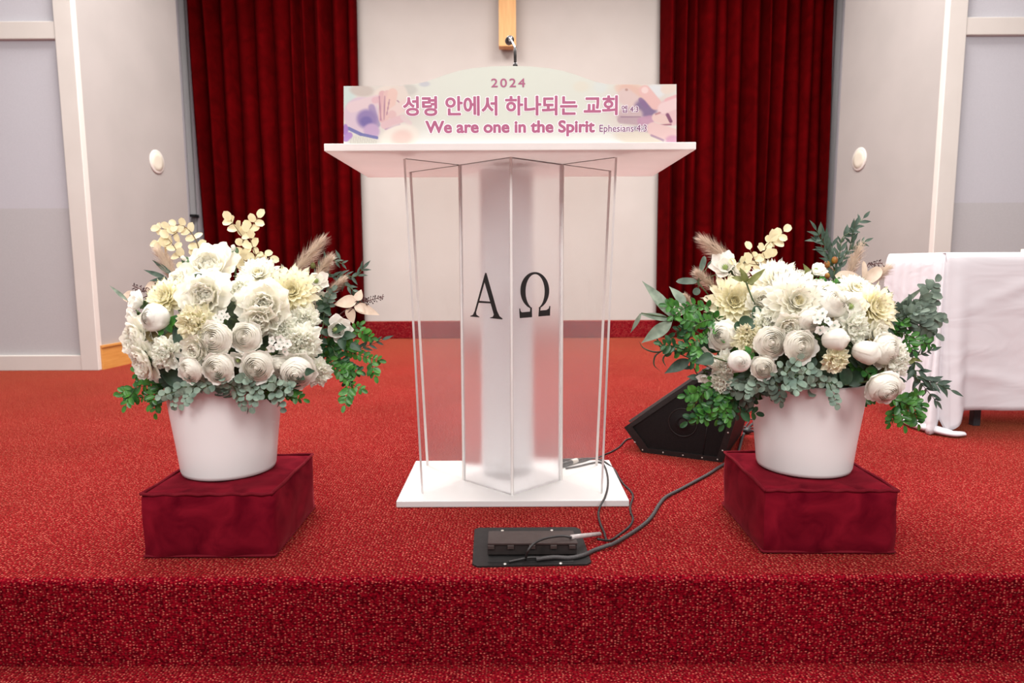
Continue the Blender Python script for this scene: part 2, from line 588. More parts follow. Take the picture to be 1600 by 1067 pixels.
mb = MB(); mb.box(-5.5, 5.5, -2.5, 7.6, 4.2, 4.3)
struct(mb.build('ceiling', M_CEIL, smooth=False))

# angled side walls, the cream-framed grey partitions beside them
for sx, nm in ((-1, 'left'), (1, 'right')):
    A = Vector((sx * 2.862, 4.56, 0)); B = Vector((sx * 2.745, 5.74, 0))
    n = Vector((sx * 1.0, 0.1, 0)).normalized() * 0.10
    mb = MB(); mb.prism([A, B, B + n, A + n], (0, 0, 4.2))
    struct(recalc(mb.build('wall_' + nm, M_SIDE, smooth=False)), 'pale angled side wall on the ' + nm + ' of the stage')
    d = (B - A).normalized(); inn = Vector((-n.x, -n.y, 0)).normalized() * 0.016
    mb = MB(); mb.prism([A + d * 0.02, B, B + inn, A + d * 0.02 + inn], (0, 0, 0.155))
    ob = Vector((inn.x, inn.y, 0)) * 1.5
    mb.prism([A + d * 0.02 + Vector((0, 0, .155)), B + Vector((0, 0, .155)), B + ob + Vector((0, 0, .155)), A + d * 0.02 + ob + Vector((0, 0, .155))], (0, 0, 0.014))
    struct(bevel(mb.build('baseboard_' + nm, M_BASEB, smooth=False), 0.003), 'orange oak baseboard at the foot of the ' + nm + ' angled wall')
    # partition
    x0, x1 = sx * 2.86, sx * 5.5
    yp = 4.55
    zr = aty(30, 47, yp).z
    zs = aty(60, 325, yp).z if sx < 0 else aty(1545, 316, yp).z
    lo, hi = min(x0, x1), max(x0, x1)
    mb = MB(); mb.box(lo, hi, yp + 0.03, yp + 0.07, zs, 4.2)
    struct(mb.build('wall_partition_' + nm, M_FABRIC, smooth=False), 'grey fabric partition panel framed in cream timber on the ' + nm)
    mb = MB(); mb.box(lo, hi, yp + 0.03, yp + 0.07, 0, zs)
    struct(mb.build('wall_partition_lower_' + nm, M_FABRIC2, smooth=False), 'lower grey fabric panel of the ' + nm + ' partition')
    k = 0
    for (a0, a1, b0, b1, dy) in ((2.855, 2.975, 0.0, 4.2, 0.0), (2.97, 5.5, zr - 0.055, zr + 0.055, 0.004), (2.97, 5.5, 0.0, 0.105, 0.004), (4.1, 4.22, 0.105, 4.2, 0.004)):
        k += 1
        mb = MB(); mb.box(min(sx * a0, sx * a1), max(sx * a0, sx * a1), yp - 0.004 + dy, yp + 0.05, b0, b1)
        struct(bevel(mb.build('trim_%s_%d' % (nm, k), M_FRAME, smooth=False), 0.004), {1: 'cream upright post', 2: 'cream upper rail', 3: 'cream bottom rail', 4: 'outer cream post'}[k] + ' of the ' + nm + ' partition frame')
    # round cover on the angled wall
    u, v = (245, 253) if sx < 0 else (1343, 249)
    wn = Vector((-n.x, -n.y, 0)).normalized()
    p = atplane(u, v, A, wn)
    r = empty('wall_cover', p, 'round cream cover plate on the %s angled wall above the flowers' % nm, 'wall plate', 'round cover plates on the angled walls')
    r.rotation_mode = 'QUATERNION'; r.rotation_quaternion = wn.to_track_quat('Z', 'Y')
    mb = MB(); mb.lathe([(0, 0), (0.092, 0), (0.092, 0.004), (0.086, 0.008), (0.072, 0.009)], 40)
    mb.build('rim', M_FRAME, r)
    mb = MB(); mb.lathe([(0.074, 0.006), (0.070, 0.011), (0.04, 0.012), (0, 0.012)], 40)
    mb.build('cover', M_DISC, r)

# small fittings glimpsed beside the curtains
p = aty(302, 337, 6.42)
r = empty('wall_latch', p, 'small black latch on the pale strip between angled wall and left curtain', 'latch')
mb = MB(); mb.box(-0.03, 0.02, -0.015, 0.08, -0.013, 0.013)
bevel(mb.build('latch_body', M_BLACK, r, smooth=False), 0.005)
p = aty(1283, 331, 6.42)
r = empty('wall_bar', p, 'thin black bar across the gap right of the right curtain', 'bar')
mb = MB(); mb.tube([(-0.07, 0.03, 0), (0.06, 0.03, 0.004)], 0.011, 10); mb.tube([(0.03, 0.02, 0), (0.03, 0.1, 0)], 0.006, 8)
mb.build('bar', M_BLACK, r)
a_, b_ = aty(1288, 247, 6.44), aty(1283, 296, 6.44)
r = empty('wooden_rod', b_, 'narrow tan wooden rod in the gap right of the right curtain', 'rod')
mb = MB(); mb.prism([(-0.03, 0, 0), (0.01, 0, 0), (a_ - b_).to_tuple()[:1] + (0, (a_ - b_).z), ((a_ - b_).x - 0.05, 0, (a_ - b_).z)], (0, 0.05, 0))
bevel(mb.build('grip', M_CROSS, r, smooth=False), 0.004)

# wooden cross
cz = aty(792, 80, YB).z
cx = aty(793, 60, YB).x
r = empty('wooden_cross', (cx, YB - 0.006, cz), 'light oak wooden cross hanging on the back wall behind the microphone', 'cross')
mb = MB(); mb.box(-0.079, 0.079, -0.14, -0.035, 0, 1.35)
bevel(mb.build('upright', M_CROSS, r, smooth=False), 0.003)
mb = MB(); mb.box(-0.42, 0.42, -0.139, -0.036, 0.82, 0.98)
bevel(mb.build('crossbar', M_CROSS, r, smooth=False), 0.003)
mb = MB(); mb.box(-0.05, 0.05, -0.036, 0.0, 0.3, 0.4)
mb.build('bracket', M_FRAME, r, smooth=False)


# curtains
def curtain(label, xl, xr, xlb, xrb, seed):
    rng = random.Random(seed)
    zt, zb = 4.12, 0.172
    # irregular pleat centres
    xs, x = [], 0.0
    while x < 1.0:
        xs.append(x)
        x += rng.uniform(0.055, 0.115)
    xs.append(1.0)
    npl = len(xs) - 1
    amp = [rng.uniform(0.13, 0.26) for _ in xs]
    ph = [rng.uniform(-0.01, 0.01) for _ in xs]
    nc, nr = 420, 14
    rows = []
    for i in range(nr + 1):
        t = i / nr
        row = []
        for j in range(nc + 1):
            s = j / nc
            k = min(npl - 1, next(q for q in range(npl) if s <= xs[q + 1] + 1e-9))
            w = (s - xs[k]) / (xs[k + 1] - xs[k])
            a = amp[k] * (0.85 + 0.15 * math.sin(3 * t + k))
            fold = abs(math.sin(PI * w)) ** 0.9
            y = 6.40 - a * fold + 0.012 * math.sin(9 * t + 31 * s)
            sk = 0.012 * math.sin(2 * PI * w) * math.sin(2.0 * t + k)
            X0 = xl + (xlb - xl) * t ** 0.9
            X1 = xr + (xrb - xr) * t
            row.append((X0 + (X1 - X0) * s + sk + ph[k] * t, y, zt + (zb - zt) * t))
        rows.append(row)
    mb = MB(); mb.grid(rows)
    r = empty('curtain', ((xl + xr) / 2, 6.40, zb), label, 'curtain', 'red stage curtains')
    o = mb.build('drape', M_CURTAIN, r)
    o.matrix_parent_inverse = Matrix.Translation(-r.location)
    md = o.modifiers.new('thick', 'SOLIDIFY'); md.thickness = 0.004
    mb = MB(); mb.tube([(xl - .05, 6.42, 4.14), (xr + .05, 6.42, 4.14)], 0.018, 10)
    o = mb.build('rail', M_STEEL, r); o.matrix_parent_inverse = Matrix.Translation(-r.location)


def px_x(u, v, y=6.40):
    return aty(u, v, y).x


def ext(u0, v0, u1, v1, z, y=6.40):
    p, q = aty(u0, v0, y), aty(u1, v1, y)
    return p.x + (q.x - p.x) * (z - p.z) / (q.z - p.z)


curtain('dark red pleated velvet curtain left of the wooden cross', ext(293, 0, 318, 350, 4.12), ext(556, 0, 567, 470, 4.12), ext(293, 0, 318, 350, .17), ext(556, 0, 567, 470, .17), 5)
curtain('dark red pleated velvet curtain right of the wooden cross', ext(1032, 0, 1025, 480, 4.12), ext(1297, 0, 1281, 400, 4.12), ext(1032, 0, 1025, 480, .17), ext(1297, 0, 1281, 400, .17), 9)

# ------------------------------------------------------------------ lectern
BX0, BX1, BY0, BY1, BT = -0.347, 0.347, 1.912, 2.322, 0.020
LR = empty('lectern', (0, 2.1, 0), 'wide clear and frosted acrylic lectern with white base and top shelf', 'lectern')


def lec(mb, name, mats, smooth=False, parent=None):
    o = mb.build(name, mats, parent or LR, smooth)
    o.matrix_parent_inverse = Matrix.Translation((0, -2.1, 0))
    return o


mb = MB(); mb.box(BX0, BX1, BY0, BY1, 0.0, BT)
bevel(lec(mb, 'base_plate', M_WHITE), 0.0025)
SY0, SY1 = 1.845, 2.40
sl, sr = aty(506, 229, SY0), aty(1088, 226, SY0)
ST = aty(797, 223, SY0).z
SB = ST - 0.020
mb = MB(); mb.box(sl.x, sr.x, SY0, SY1, SB, ST)
bevel(lec(mb, 'top_shelf', M_SHELF), 0.002)
LW = (0.0, 0.0)


def panel(name, a, b, mats, th=0.012, at=None, bt=None, z0=BT - 0.004, z1=None):
    """upright acrylic slab from foot a-b (xy) to head at-bt (xy); material 1 on its two upright edges"""
    z1 = z1 or SB
    at, bt = at or a, bt or b
    d = Vector((b[0] - a[0], b[1] - a[1], 0)).normalized()
    n = Vector((-d.y, d.x, 0)) * th / 2
    q = []
    for (c0, zz) in ((a, z0), (b, z0), (bt, z1), (at, z1)):
        q.append(Vector((c0[0], c0[1], zz)))
    vs = [p - n for p in q] + [p + n for p in q]
    mb = MB()
    mb.add(vs, [(0, 1, 2, 3), (7, 6, 5, 4)], 0)
    mb.add(vs, [(0, 3, 7, 4), (1, 5, 6, 2)], 1)
    mb.add(vs, [(0, 4, 5, 1), (3, 2, 6, 7)], 1)
    o = lec(mb, name, mats)
    recalc(o)
    return o


PL, PR, RF = (-0.158, 2.11), (0.157, 2.106), (-0.001, 1.965)
panel('front_panel', PL, RF, [M_FROST, M_EDGE]); panel('front_panel', RF, PR, [M_FROST, M_EDGE])
mb = MB(); mb.tube([(RF[0], RF[1] - 0.004, BT), (RF[0], RF[1] - 0.004, SB)], 0.0045, 8)
lec(mb, 'ridge_joint', M_EDGE)
for P in (PL, PR):
    mb = MB(); mb.tube([(P[0], P[1] - 0.003, BT), (P[0], P[1] - 0.003, SB)], 0.006, 8)
    lec(mb, 'corner_joint', M_EDGE)
tz = SB
for sx, P, ub, ut in ((-1, PL, 660, 633), (1, PR, 940, 961)):
    fb = atz(ub, 771, BT); ft = aty(ut, 252, 1.99)
    rb = atz(668 if sx < 0 else 932, 727, BT); rt = aty(642 if sx < 0 else 952, 268, 2.275)
    panel('side_wing', (fb.x, fb.y), P, [M_CLEAR, M_EDGE], 0.010, (ft.x, fb.y), P)
    panel('side_wing', (rb.x, rb.y), P, [M_CLEAR, M_EDGE], 0.010, (rt.x, rb.y), P)
mb = MB(); mb.box(-0.070, 0.072, 2.19, 2.24, BT, SB)
bevel(lec(mb, 'inner_column', M_COLUMN), 0.006)

# alpha and omega in black vinyl
for (pa, pb, polys) in ((PL, RF, 'A'), (RF, PR, 'O')):
    p0 = Vector((pa[0], pa[1], 0)); d = Vector((pb[0] - pa[0], pb[1] - pa[1], 0)).normalized()
    n = Vector((d.y, -d.x, 0))
    p0 = p0 + n * 0.0065
    W = lambda x, y: atplane(720 + x * 0.1, 410 + y * 0.1, p0, n)
    mb = MB()
    if polys == 'A':
        for pl in ([(373, 195), (392, 240), (236, 790), (210, 790)],
                   [(373, 195), (386, 160), (402, 168), (572, 775), (513, 800), (372, 310)],
                   [(285, 598), (458, 612), (466, 640), (272, 630)],
                   [(213, 770), (240, 778), (245, 815), (290, 848), (290, 858), (150, 845), (150, 836), (190, 818)],
                   [(508, 780), (566, 755), (605, 838), (652, 876), (650, 890), (458, 870), (460, 860), (502, 848), (517, 815)]):
            mb.prism([W(*q) for q in pl], n * 0.0006)
    else:
        rows_o, rows_i = [], []
        t0o, t0i = math.acos(-70 / 225), math.acos(-53 / 150)
        N = 48
        for k in range(N + 1):
            s = k / N
            to = t0o + (2 * PI - 2 * t0o + (PI * 2 - 0) * 0) * s
            ao = PI / 2 + 0.317 + (2 * PI - 0.634) * s
            ai = PI / 2 + 0.36 + (2 * PI - 0.72) * s
            rows_o.append(W(1155 + 225 * math.cos(ao), 440 + 290 * math.sin(ao)))
            rows_i.append(W(1160 + 150 * math.cos(ai), 455 + 272 * math.sin(ai)))
        for k in range(N):
            mb.prism([rows_o[k], rows_o[k + 1], rows_i[k + 1], rows_i[k]], n * 0.0006)
        for pl in ([(1085, 712), (1108, 702), (1112, 855), (920, 870), (912, 720), (925, 720), (932, 760), (952, 779), (1080, 768)],
                   [(1222, 705), (1248, 710), (1238, 752), (1340, 742), (1374, 718), (1383, 680), (1397, 680), (1392, 830), (1212, 844)]):
            mb.prism([W(*q) for q in pl], n * 0.0006)
    o = recalc(lec(mb, 'lettering', M_BLACK))
    o['label'] = 'black capital %s on the frosted front' % ('A' if polys == 'A' else 'Ω')

# ------------------------------------------------------------------ printed sign on the shelf
YS = 1.872
SG = empty('sign_board', (0, YS, ST), 'printed church motto sign board standing on the lectern shelf', 'sign')


def sgp(o):
    o.parent = SG
    o.matrix_parent_inverse = Matrix.Translation((0, -YS, -ST))
    return o


BT_TAB = ((0, 103.0), (30, 103.8), (60, 106.6), (80, 110.3), (100, 116.2), (118, 122.6), (134, 128.2), (150, 131.4), (170, 133.0))


def board_top(u):
    """pixel row of the outline at column u: a dome with soft shoulders"""
    w = 134.5 - 3.0 * (u - 537) / 520
    d = abs(u - 798)
    for (a, ya), (c, yc) in zip(BT_TAB[:-1], BT_TAB[1:]):
        if d <= c:
            t = (d - a) / (c - a)
            return min(w, ya + (yc - ya) * t)
    return w


SHAPES = []


def el(org, cx, cy, rx, ry, ang, col, al=1.0, soft=0.25):
    SHAPES.append(('e', org + cx * 0.16875, 95 + cy * 0.16875, rx * 0.16875, ry * 0.16875, math.radians(ang), col, al, soft))


def cap(org, x0, y0, x1, y1, w, col, al=1.0, soft=0.3):
    SHAPES.append(('c', org + x0 * 0.16875, 95 + y0 * 0.16875, org + x1 * 0.16875, 95 + y1 * 0.16875, w * 0.16875, col, al, soft))


# left hands
L0 = 530
el(L0, 330, 480, 420, 360, 0, (222, 214, 206), .9, .6)
el(L0, 60, 330, 90, 130, 20, (205, 221, 217), .9, .5)
el(L0, 210, 275, 110, 55, 5, (202, 188, 180), .9, .5)
el(L0, 640, 270, 80, 50, 0, (200, 196, 190), .7, .6)
el(L0, 790, 215, 50, 25, 0, (190, 190, 205), .6, .7)
el(L0, 470, 300, 150, 75, -8, (233, 219, 209), 1, .3)
cap(L0, 540, 270, 620, 420, 70, (230, 216, 207), 1, .4)
el(L0, 205, 500, 165, 165, 10, (218, 195, 208), 1, .15)
cap(L0, 120, 430, 350, 365, 50, (228, 204, 208), 1, .3)
cap(L0, 330, 365, 360, 360, 30, (224, 180, 188), .8, .5)
el(L0, 255, 540, 92, 88, 20, (150, 130, 178), 1, .5)
el(L0, 250, 560, 55, 45, 0, (122, 108, 166), .9, .6)
cap(L0, 300, 430, 350, 590, 30, (150, 130, 175), .7, .6)
cap(L0, 400, 310, 400, 540, 34, (222, 180, 182), 1, .25)
cap(L0, 445, 305, 430, 520, 34, (229, 192, 188), 1, .25)
cap(L0, 495, 300, 465, 470, 46, (234, 200, 190), 1, .3)
for q in ((372, 330, 385, 550), (422, 330, 415, 540), (465, 360, 440, 500), (540, 370, 590, 420)):
    cap(L0, *q, 6, (168, 122, 148), .75, .8)
cap(L0, 500, 480, 620, 400, 48, (234, 210, 205), 1, .25)
el(L0, 490, 500, 40, 42, 0, (226, 188, 188), .9, .35)
cap(L0, 420, 595, 580, 535, 36, (226, 192, 196), 1, .25)
cap(L0, 430, 635, 560, 590, 8, (165, 120, 165), .7, .8)
cap(L0, 590, 520, 650, 580, 25, (226, 205, 205), .9, .5)
el(L0, 300, 650, 75, 70, 20, (198, 168, 200), 1, .4)
el(L0, 200, 735, 150, 50, 8, (216, 210, 200), 1, .3)
for k in range(12):
    cap(L0, 115 + k * 21, 700 + k * 3, 105 + k * 21, 765, 4, (190, 182, 176), .6, .8)
cap(L0, 85, 625, 200, 680, 16, (118, 118, 172), .95, .4)
cap(L0, 200, 680, 350, 712, 14, (118, 118, 172), .95, .4)
el(L0, 58, 640, 26, 55, 0, (168, 128, 192), 1, .3)
cap(L0, 62, 720, 95, 690, 30, (176, 138, 196), 1, .3)
el(L0, 560, 705, 180, 115, -15, (240, 230, 220), 1, .3)
el(L0, 580, 710, 95, 70, -10, (236, 200, 192), .75, .7)
# right hands
R0 = 800
el(R0, 1200, 470, 330, 300, 0, (224, 214, 206), .9, .6)
el(R0, 1320, 285, 90, 65, 0, (226, 228, 230), .95, .5)
el(R0, 1450, 260, 75, 45, -10, (232, 216, 204), .9, .4)
el(R0, 640, 240, 70, 50, 0, (232, 224, 208), .7, .8)
el(R0, 820, 240, 60, 60, 0, (222, 228, 226), .7, .8)
el(R0, 1100, 270, 150, 70, 10, (230, 204, 190), 1, .3)
cap(R0, 1060, 280, 1200, 330, 70, (228, 190, 176), .9, .5)
cap(R0, 1050, 330, 1170, 420, 75, (224, 200, 196), 1, .4)
el(R0, 1240, 440, 105, 85, 15, (138, 116, 150), 1, .5)
cap(R0, 1230, 280, 1330, 400, 55, (233, 190, 186), 1, .3)
el(R0, 1230, 272, 32, 30, 0, (242, 218, 214), .9, .4)
el(R0, 1060, 268, 14, 12, 0, (180, 140, 130), .8, .6)
cap(R0, 1190, 360, 1240, 420, 20, (140, 110, 150), .8, .6)
el(R0, 1090, 500, 120, 70, -5, (206, 182, 184), 1, .35)
cap(R0, 1010, 545, 1160, 560, 36, (190, 164, 172), .9, .5)
cap(R0, 1010, 520, 1190, 520, 6, (150, 120, 140), .7, .8)
cap(R0, 1200, 560, 1280, 545, 40, (196, 150, 176), .9, .5)
cap(R0, 1100, 650, 1240, 640, 40, (160, 146, 166), .8, .6)
el(R0, 1180, 710, 230, 60, 5, (228, 216, 202), 1, .4)
el(R0, 1480, 470, 130, 130, 0, (230, 192, 196), 1, .2)
cap(R0, 1440, 370, 1530, 335, 26, (233, 182, 186), 1, .3)
cap(R0, 1400, 440, 1530, 390, 50, (237, 208, 208), 1, .3)
cap(R0, 1335, 525, 1430, 555, 40, (232, 200, 194), 1, .25)
cap(R0, 1440, 500, 1470, 560, 16, (126, 72, 104), .9, .5)
cap(R0, 1370, 595, 1470, 590, 8, (150, 90, 110), .8, .7)
cap(R0, 1310, 630, 1500, 690, 62, (232, 198, 196), 1, .25)
cap(R0, 1290, 690, 1400, 735, 10, (150, 110, 150), .6, .7)
el(R0, 1490, 735, 70, 45, 0, (206, 152, 180), .8, .6)
cap(R0, 1370, 480, 1330, 495, 8, (170, 110, 120), .7, .7)


def sign_col(u, v):
    tx = min(1.0, abs(u - 800) / 260.0)
    ty = (v - 103) / 119.0
    c = [228 - 2 * tx, 232 - 8 * tx, 220 - 4 * tx]
    g = max(0.0, (ty - 0.72) / 0.28)
    c = [c[0] + (240 - c[0]) * g, c[1] + (238 - c[1]) * g, c[2] + (234 - c[2]) * g]
    for s in SHAPES:
        if s[0] == 'e':
            _, cx_, cy_, rx, ry, an, col, al, so = s
            dx, dy = u - cx_, v - cy_
            if abs(dx) > 2 * (rx + ry) or abs(dy) > 2 * (rx + ry):
                continue
            xx = dx * math.cos(an) + dy * math.sin(an)
            yy = -dx * math.sin(an) + dy * math.cos(an)
            d = math.sqrt((xx / rx) ** 2 + (yy / ry) ** 2)
        else:
            _, xa, ya, xb, yb, w, col, al, so = s
            ex, ey = xb - xa, yb - ya
            t = max(0, min(1, ((u - xa) * ex + (v - ya) * ey) / (ex * ex + ey * ey)))
            d = math.hypot(u - xa - ex * t, v - ya - ey * t) / w
        k = (1 + so * .55 - d) / (2 * so * .55)
        if k <= 0:
            continue
        k = min(1.0, k)
        k = k * k * (3 - 2 * k) * al
        c = [c[i] + (col[i] - c[i]) * k for i in range(3)]
    return c


def make_board():
    nu, nv = 380, 86
    mb = MB()
    cols, rows = [], []
    for j in range(nv + 1):
        row = []
        for i in range(nu + 1):
            u = 537 + 520 * i / nu
            top = board_top(u)
            bot = 223.5 - 2.0 * (u - 537) / 520
            v = top + (bot - top) * j / nv
            p = aty(u, v, YS)
            p.z = max(p.z, ST + 0.0002) if j < nv else ST + 0.0002
            row.append(p)
            cols.append(sign_col(u, v))
        rows.append(row)
    mb.grid(rows)
    me = mb.mesh('print', None or M_CLEAR)
    me.materials.clear()
    m, nt, b = new_mat('sign_print')
    at = nt.nodes.new('ShaderNodeAttribute'); at.attribute_name = 'print'
    nt.links.new(at.outputs['Color'], b.inputs['Base Color'])
    b.inputs['Roughness'].default_value = 0.5
    b.inputs['Specular IOR Level'].default_value = 0.2
    me.materials.append(m)
    ca = me.color_attributes.new('print', 'FLOAT_COLOR', 'POINT')
    flat = []
    for c in cols:
        s = srgb(*c)
        flat += [s[0] * 0.78, s[1] * 0.80, s[2] * 0.79, 1.0]
    ca.data.foreach_set('color', flat)
    o = bpy.data.objects.new('printed_face', me)
    COL.objects.link(o)
    sgp(o)
    # backing slab
    ol = [aty(537 + 520 * i / 120, board_top(537 + 520 * i / 120), YS) for i in range(121)]
    pts = [Vector((ol[0].x, YS, ST))] + [Vector((q.x, YS, q.z)) for q in ol] + [Vector((ol[-1].x, YS, ST))]
    mb = MB(); mb.prism([p + Vector((0, 0.0006, 0)) for p in pts], (0, 0.005, 0))
    sgp(recalc(mb.build('backing', M_WHITE, smooth=False)))
    for xx in (-0.3, 0.3):
        mb = MB()
        mb.prism([(xx, YS + 0.0056, ST), (xx, YS + 0.07, ST), (xx, YS + 0.0056, ST + 0.09)], (0.012, 0, 0))
        sgp(recalc(mb.build('prop', M_WHITE, smooth=False)))


make_board()

M_PINK = simple('rose_ink', srgb(168, 88, 124), srgb(162, 84, 118), 12, 0.5)
M_PLUM = simple('plum_ink', srgb(122, 72, 112), srgb(116, 68, 106), 12, 0.5)
M_INKW = simple('white_ink', srgb(246, 240, 243), srgb(243, 236, 240), 12, 0.5)
DG = None


def text_mesh(body, spacing):
    cu = bpy.data.curves.new('text', 'FONT')
    cu.body = body
    cu.size = 1.0
    cu.space_character = spacing
    cu.resolution_u = 5
    tmp = bpy.data.objects.new('text', cu)
    COL.objects.link(tmp)
    bpy.context.view_layer.update()
    me = bpy.data.meshes.new_from_object(tmp.evaluated_get(bpy.context.evaluated_depsgraph_get()))
    bpy.data.objects.remove(tmp)
    me.calc_loop_triangles()
    P = np.array([v.co[:2] for v in me.vertices])
    T = np.array([t.vertices[:] for t in me.loop_triangles])
    cnt = {}
    for p in me.polygons:
        for e in p.edge_keys:
            cnt[e] = cnt.get(e, 0) + 1
    E = np.array([e for e, n in cnt.items() if n == 1])
    return P, T, E


def contour(body, spacing, u0, u1, v0, v1, grow):
    """letters thickened by `grow` (pixels of the photo frame) as clean flat polygons: marching squares on their distance field"""
    P, T, E = text_mesh(body, spacing)
    lo, hi = P.min(0), P.max(0)
    g0 = grow[0]
    k = np.array([(u1 - u0 - 2 * g0) / (hi[0] - lo[0]), (v1 - v0 - 2 * g0) / (hi[1] - lo[1])])
    P = (P - lo) * k + g0                          # now in pixels, y up
    h = 0.33
    out = []
    pad = max(grow) + 1.0
    nx, ny = int((u1 - u0 + 2 * pad) / h) + 2, int((v1 - v0 + 2 * pad) / h) + 2
    X = np.arange(nx) * h - pad
    Y = np.arange(ny) * h - pad
    D = np.full((ny, nx), 1e3)
    ins = np.zeros((ny, nx), bool)
    R = pad + 1.0
    for a, b_ in E:
        p, q = P[a], P[b_]
        i0, i1 = np.searchsorted(X, [min(p[0], q[0]) - R, max(p[0], q[0]) + R])
        j0, j1 = np.searchsorted(Y, [min(p[1], q[1]) - R, max(p[1], q[1]) + R])
        gx, gy = np.meshgrid(X[i0:i1], Y[j0:j1])
        d = q - p
        t = np.clip(((gx - p[0]) * d[0] + (gy - p[1]) * d[1]) / max(1e-12, d @ d), 0, 1)
        dd = np.hypot(gx - p[0] - d[0] * t, gy - p[1] - d[1] * t)
        D[j0:j1, i0:i1] = np.minimum(D[j0:j1, i0:i1], dd)
    for t in T:
        a, b_, c = P[t[0]], P[t[1]], P[t[2]]
        mn, mx = np.minimum(np.minimum(a, b_), c), np.maximum(np.maximum(a, b_), c)
        i0, i1 = np.searchsorted(X, [mn[0], mx[0] + 1e-9])
        j0, j1 = np.searchsorted(Y, [mn[1], mx[1] + 1e-9])
        if i1 <= i0 or j1 <= j0:
            continue
        gx, gy = np.meshgrid(X[i0:i1], Y[j0:j1])
        s = lambda m, n: (n[0] - m[0]) * (gy - m[1]) - (n[1] - m[1]) * (gx - m[0])
        s1, s2, s3 = s(a, b_), s(b_, c), s(c, a)
        ins[j0:j1, i0:i1] |= ((s1 >= 0) & (s2 >= 0) & (s3 >= 0)) | ((s1 <= 0) & (s2 <= 0) & (s3 <= 0))
    F = np.where(ins, -D, D)
    for gw in grow:
        G = F - gw
        polys = []
        inside = G < 0
        full = inside[:-1, :-1] & inside[1:, :-1] & inside[:-1, 1:] & inside[1:, 1:]
        some = (inside[:-1, :-1] | inside[1:, :-1] | inside[:-1, 1:] | inside[1:, 1:]) & ~full
        for j in range(ny - 1):
            i = 0
            rowf = full[j]
            while i < nx - 1:
                if rowf[i]:
                    s_ = i
                    while i < nx - 1 and rowf[i]:
                        i += 1
                    polys.append([(X[s_], Y[j]), (X[i], Y[j]), (X[i], Y[j + 1]), (X[s_], Y[j + 1])])
                else:
                    i += 1
            for i in np.nonzero(some[j])[0]:
                cs = [(i, j), (i + 1, j), (i + 1, j + 1), (i, j + 1)]
                pl = []
                for n in range(4):
                    (ia, ja), (ib, jb) = cs[n], cs[(n + 1) % 4]
                    ga, gb = G[ja, ia], G[jb, ib]
                    if ga < 0:
                        pl.append((X[ia], Y[ja]))
                    if (ga < 0) != (gb < 0):
                        t = ga / (ga - gb)
                        pl.append((X[ia] + (X[ib] - X[ia]) * t, Y[ja] + (Y[jb] - Y[ja]) * t))
                if len(pl) >= 3:
                    polys.append(pl)
        out.append(polys)
    return out


def lettering(body, u0, u1, v0, v1, bold, mat, outline=0.0, spacing=1.0):
    """printed text filling a box on the board, with a white keyline just beneath it"""
    a, b_ = aty(u0, v1, YS), aty(u1, v0, YS)
    sx, sz = (b_.x - a.x) / (u1 - u0), (b_.z - a.z) / (v1 - v0)
    lay = contour(body, spacing, u0, u1, v0, v1, [bold] + ([bold + outline] if outline else []))
    for polys, mt, yy, nm in zip(lay, (mat, M_INKW), (0.0010, 0.0005), ('lettering', 'letter_outline')):
        mb = MB()
        for pl in polys:
            mb.add([(a.x + x * sx, YS - yy, a.z + y * sz) for x, y in pl], [tuple(range(len(pl)))])
        o = sgp(mb.build(nm, mt, smooth=False))
        if nm == 'lettering':
            o['label'] = 'rose lettering' if mat is M_PINK else 'plum lettering'


lettering('2024', 767.5, 820.5, 122.5, 136.5, 0.25, M_PINK, 0, spacing=1.25)
lettering('성령 안에서 하나되는 교회', 630, 965.5, 149, 181.5, 0.95, M_PINK, 1.25)
lettering('엡 4:3', 971, 997.5, 164.5, 176, 0.22, M_PLUM, 0.75)
lettering('We are one in the Spirit', 665, 929.5, 187.5, 214, 0.95, M_PINK, 1.25)
lettering('Ephesians 4:3', 936.5, 1010.5, 194.5, 209.5, 0.12, M_PLUM, 0.75)

# ------------------------------------------------------------------ microphone
my = 2.12
mbase = Vector((aty(805, 100, my).x, my, ST))
MC = empty('gooseneck_microphone', mbase, 'slim black and chrome gooseneck microphone rising behind the sign board', 'microphone')


def rel(u, v, y):
    return aty(u, v, y) - mbase


mb = MB(); mb.lathe([(0, 0), (0.055, 0), (0.055, 0.012), (0.045, 0.022), (0.012, 0.026), (0, 0.026)], 32)
mb.build('mic_base', M_SPKEDGE, MC)
k0 = rel(805, 104, my).z
mb = MB(); mb.tube([(0, 0, 0.024), (0, 0, k0 - 0.01)], 0.004, 10)
mb.build('lower_stem', M_CABLE, MC)
mb = MB(); mb.lathe([(0.0, k0 - 0.006), (0.0095, k0 - 0.006), (0.0055, k0 + 0.011), (0, k0 + 0.011)], 20)
mb.build('flex_collar', M_SPKEDGE, MC)
q1, q2, q3 = rel(805, 97, my), rel(804.6, 75, my), rel(797.5, 61.5, my + 0.07)
mb = MB(); mb.tube([q1, (q1 + q2) / 2, q2], [0.0042, 0.0045, 0.0042], 12)
mb.build('gooseneck', M_SPKEDGE, MC)
mb = MB(); mb.tube(spline([q2, q2.lerp(q3, .5) + Vector((0, .004, .004)), q3], 5), 0.0036, 12)
mb.build('chrome_neck', M_STEEL, MC)
d = Vector((-0.1, 0.97, 0.2)).normalized()
mb = MB(); mb.tube([q3 - d * 0.004, q3, q3 + d * 0.012, q3 + d * 0.045, q3 + d * 0.06], [0.007, 0.0115, 0.013, 0.013, 0.008], 24)
mb.build('mic_head', M_BLACK, MC)
mb = MB(); mb.tube([q3 - d * 0.009, q3 - d * 0.003], [0.0065, 0.0078], 20)
mb.build('collar_ring', M_STEEL, MC)


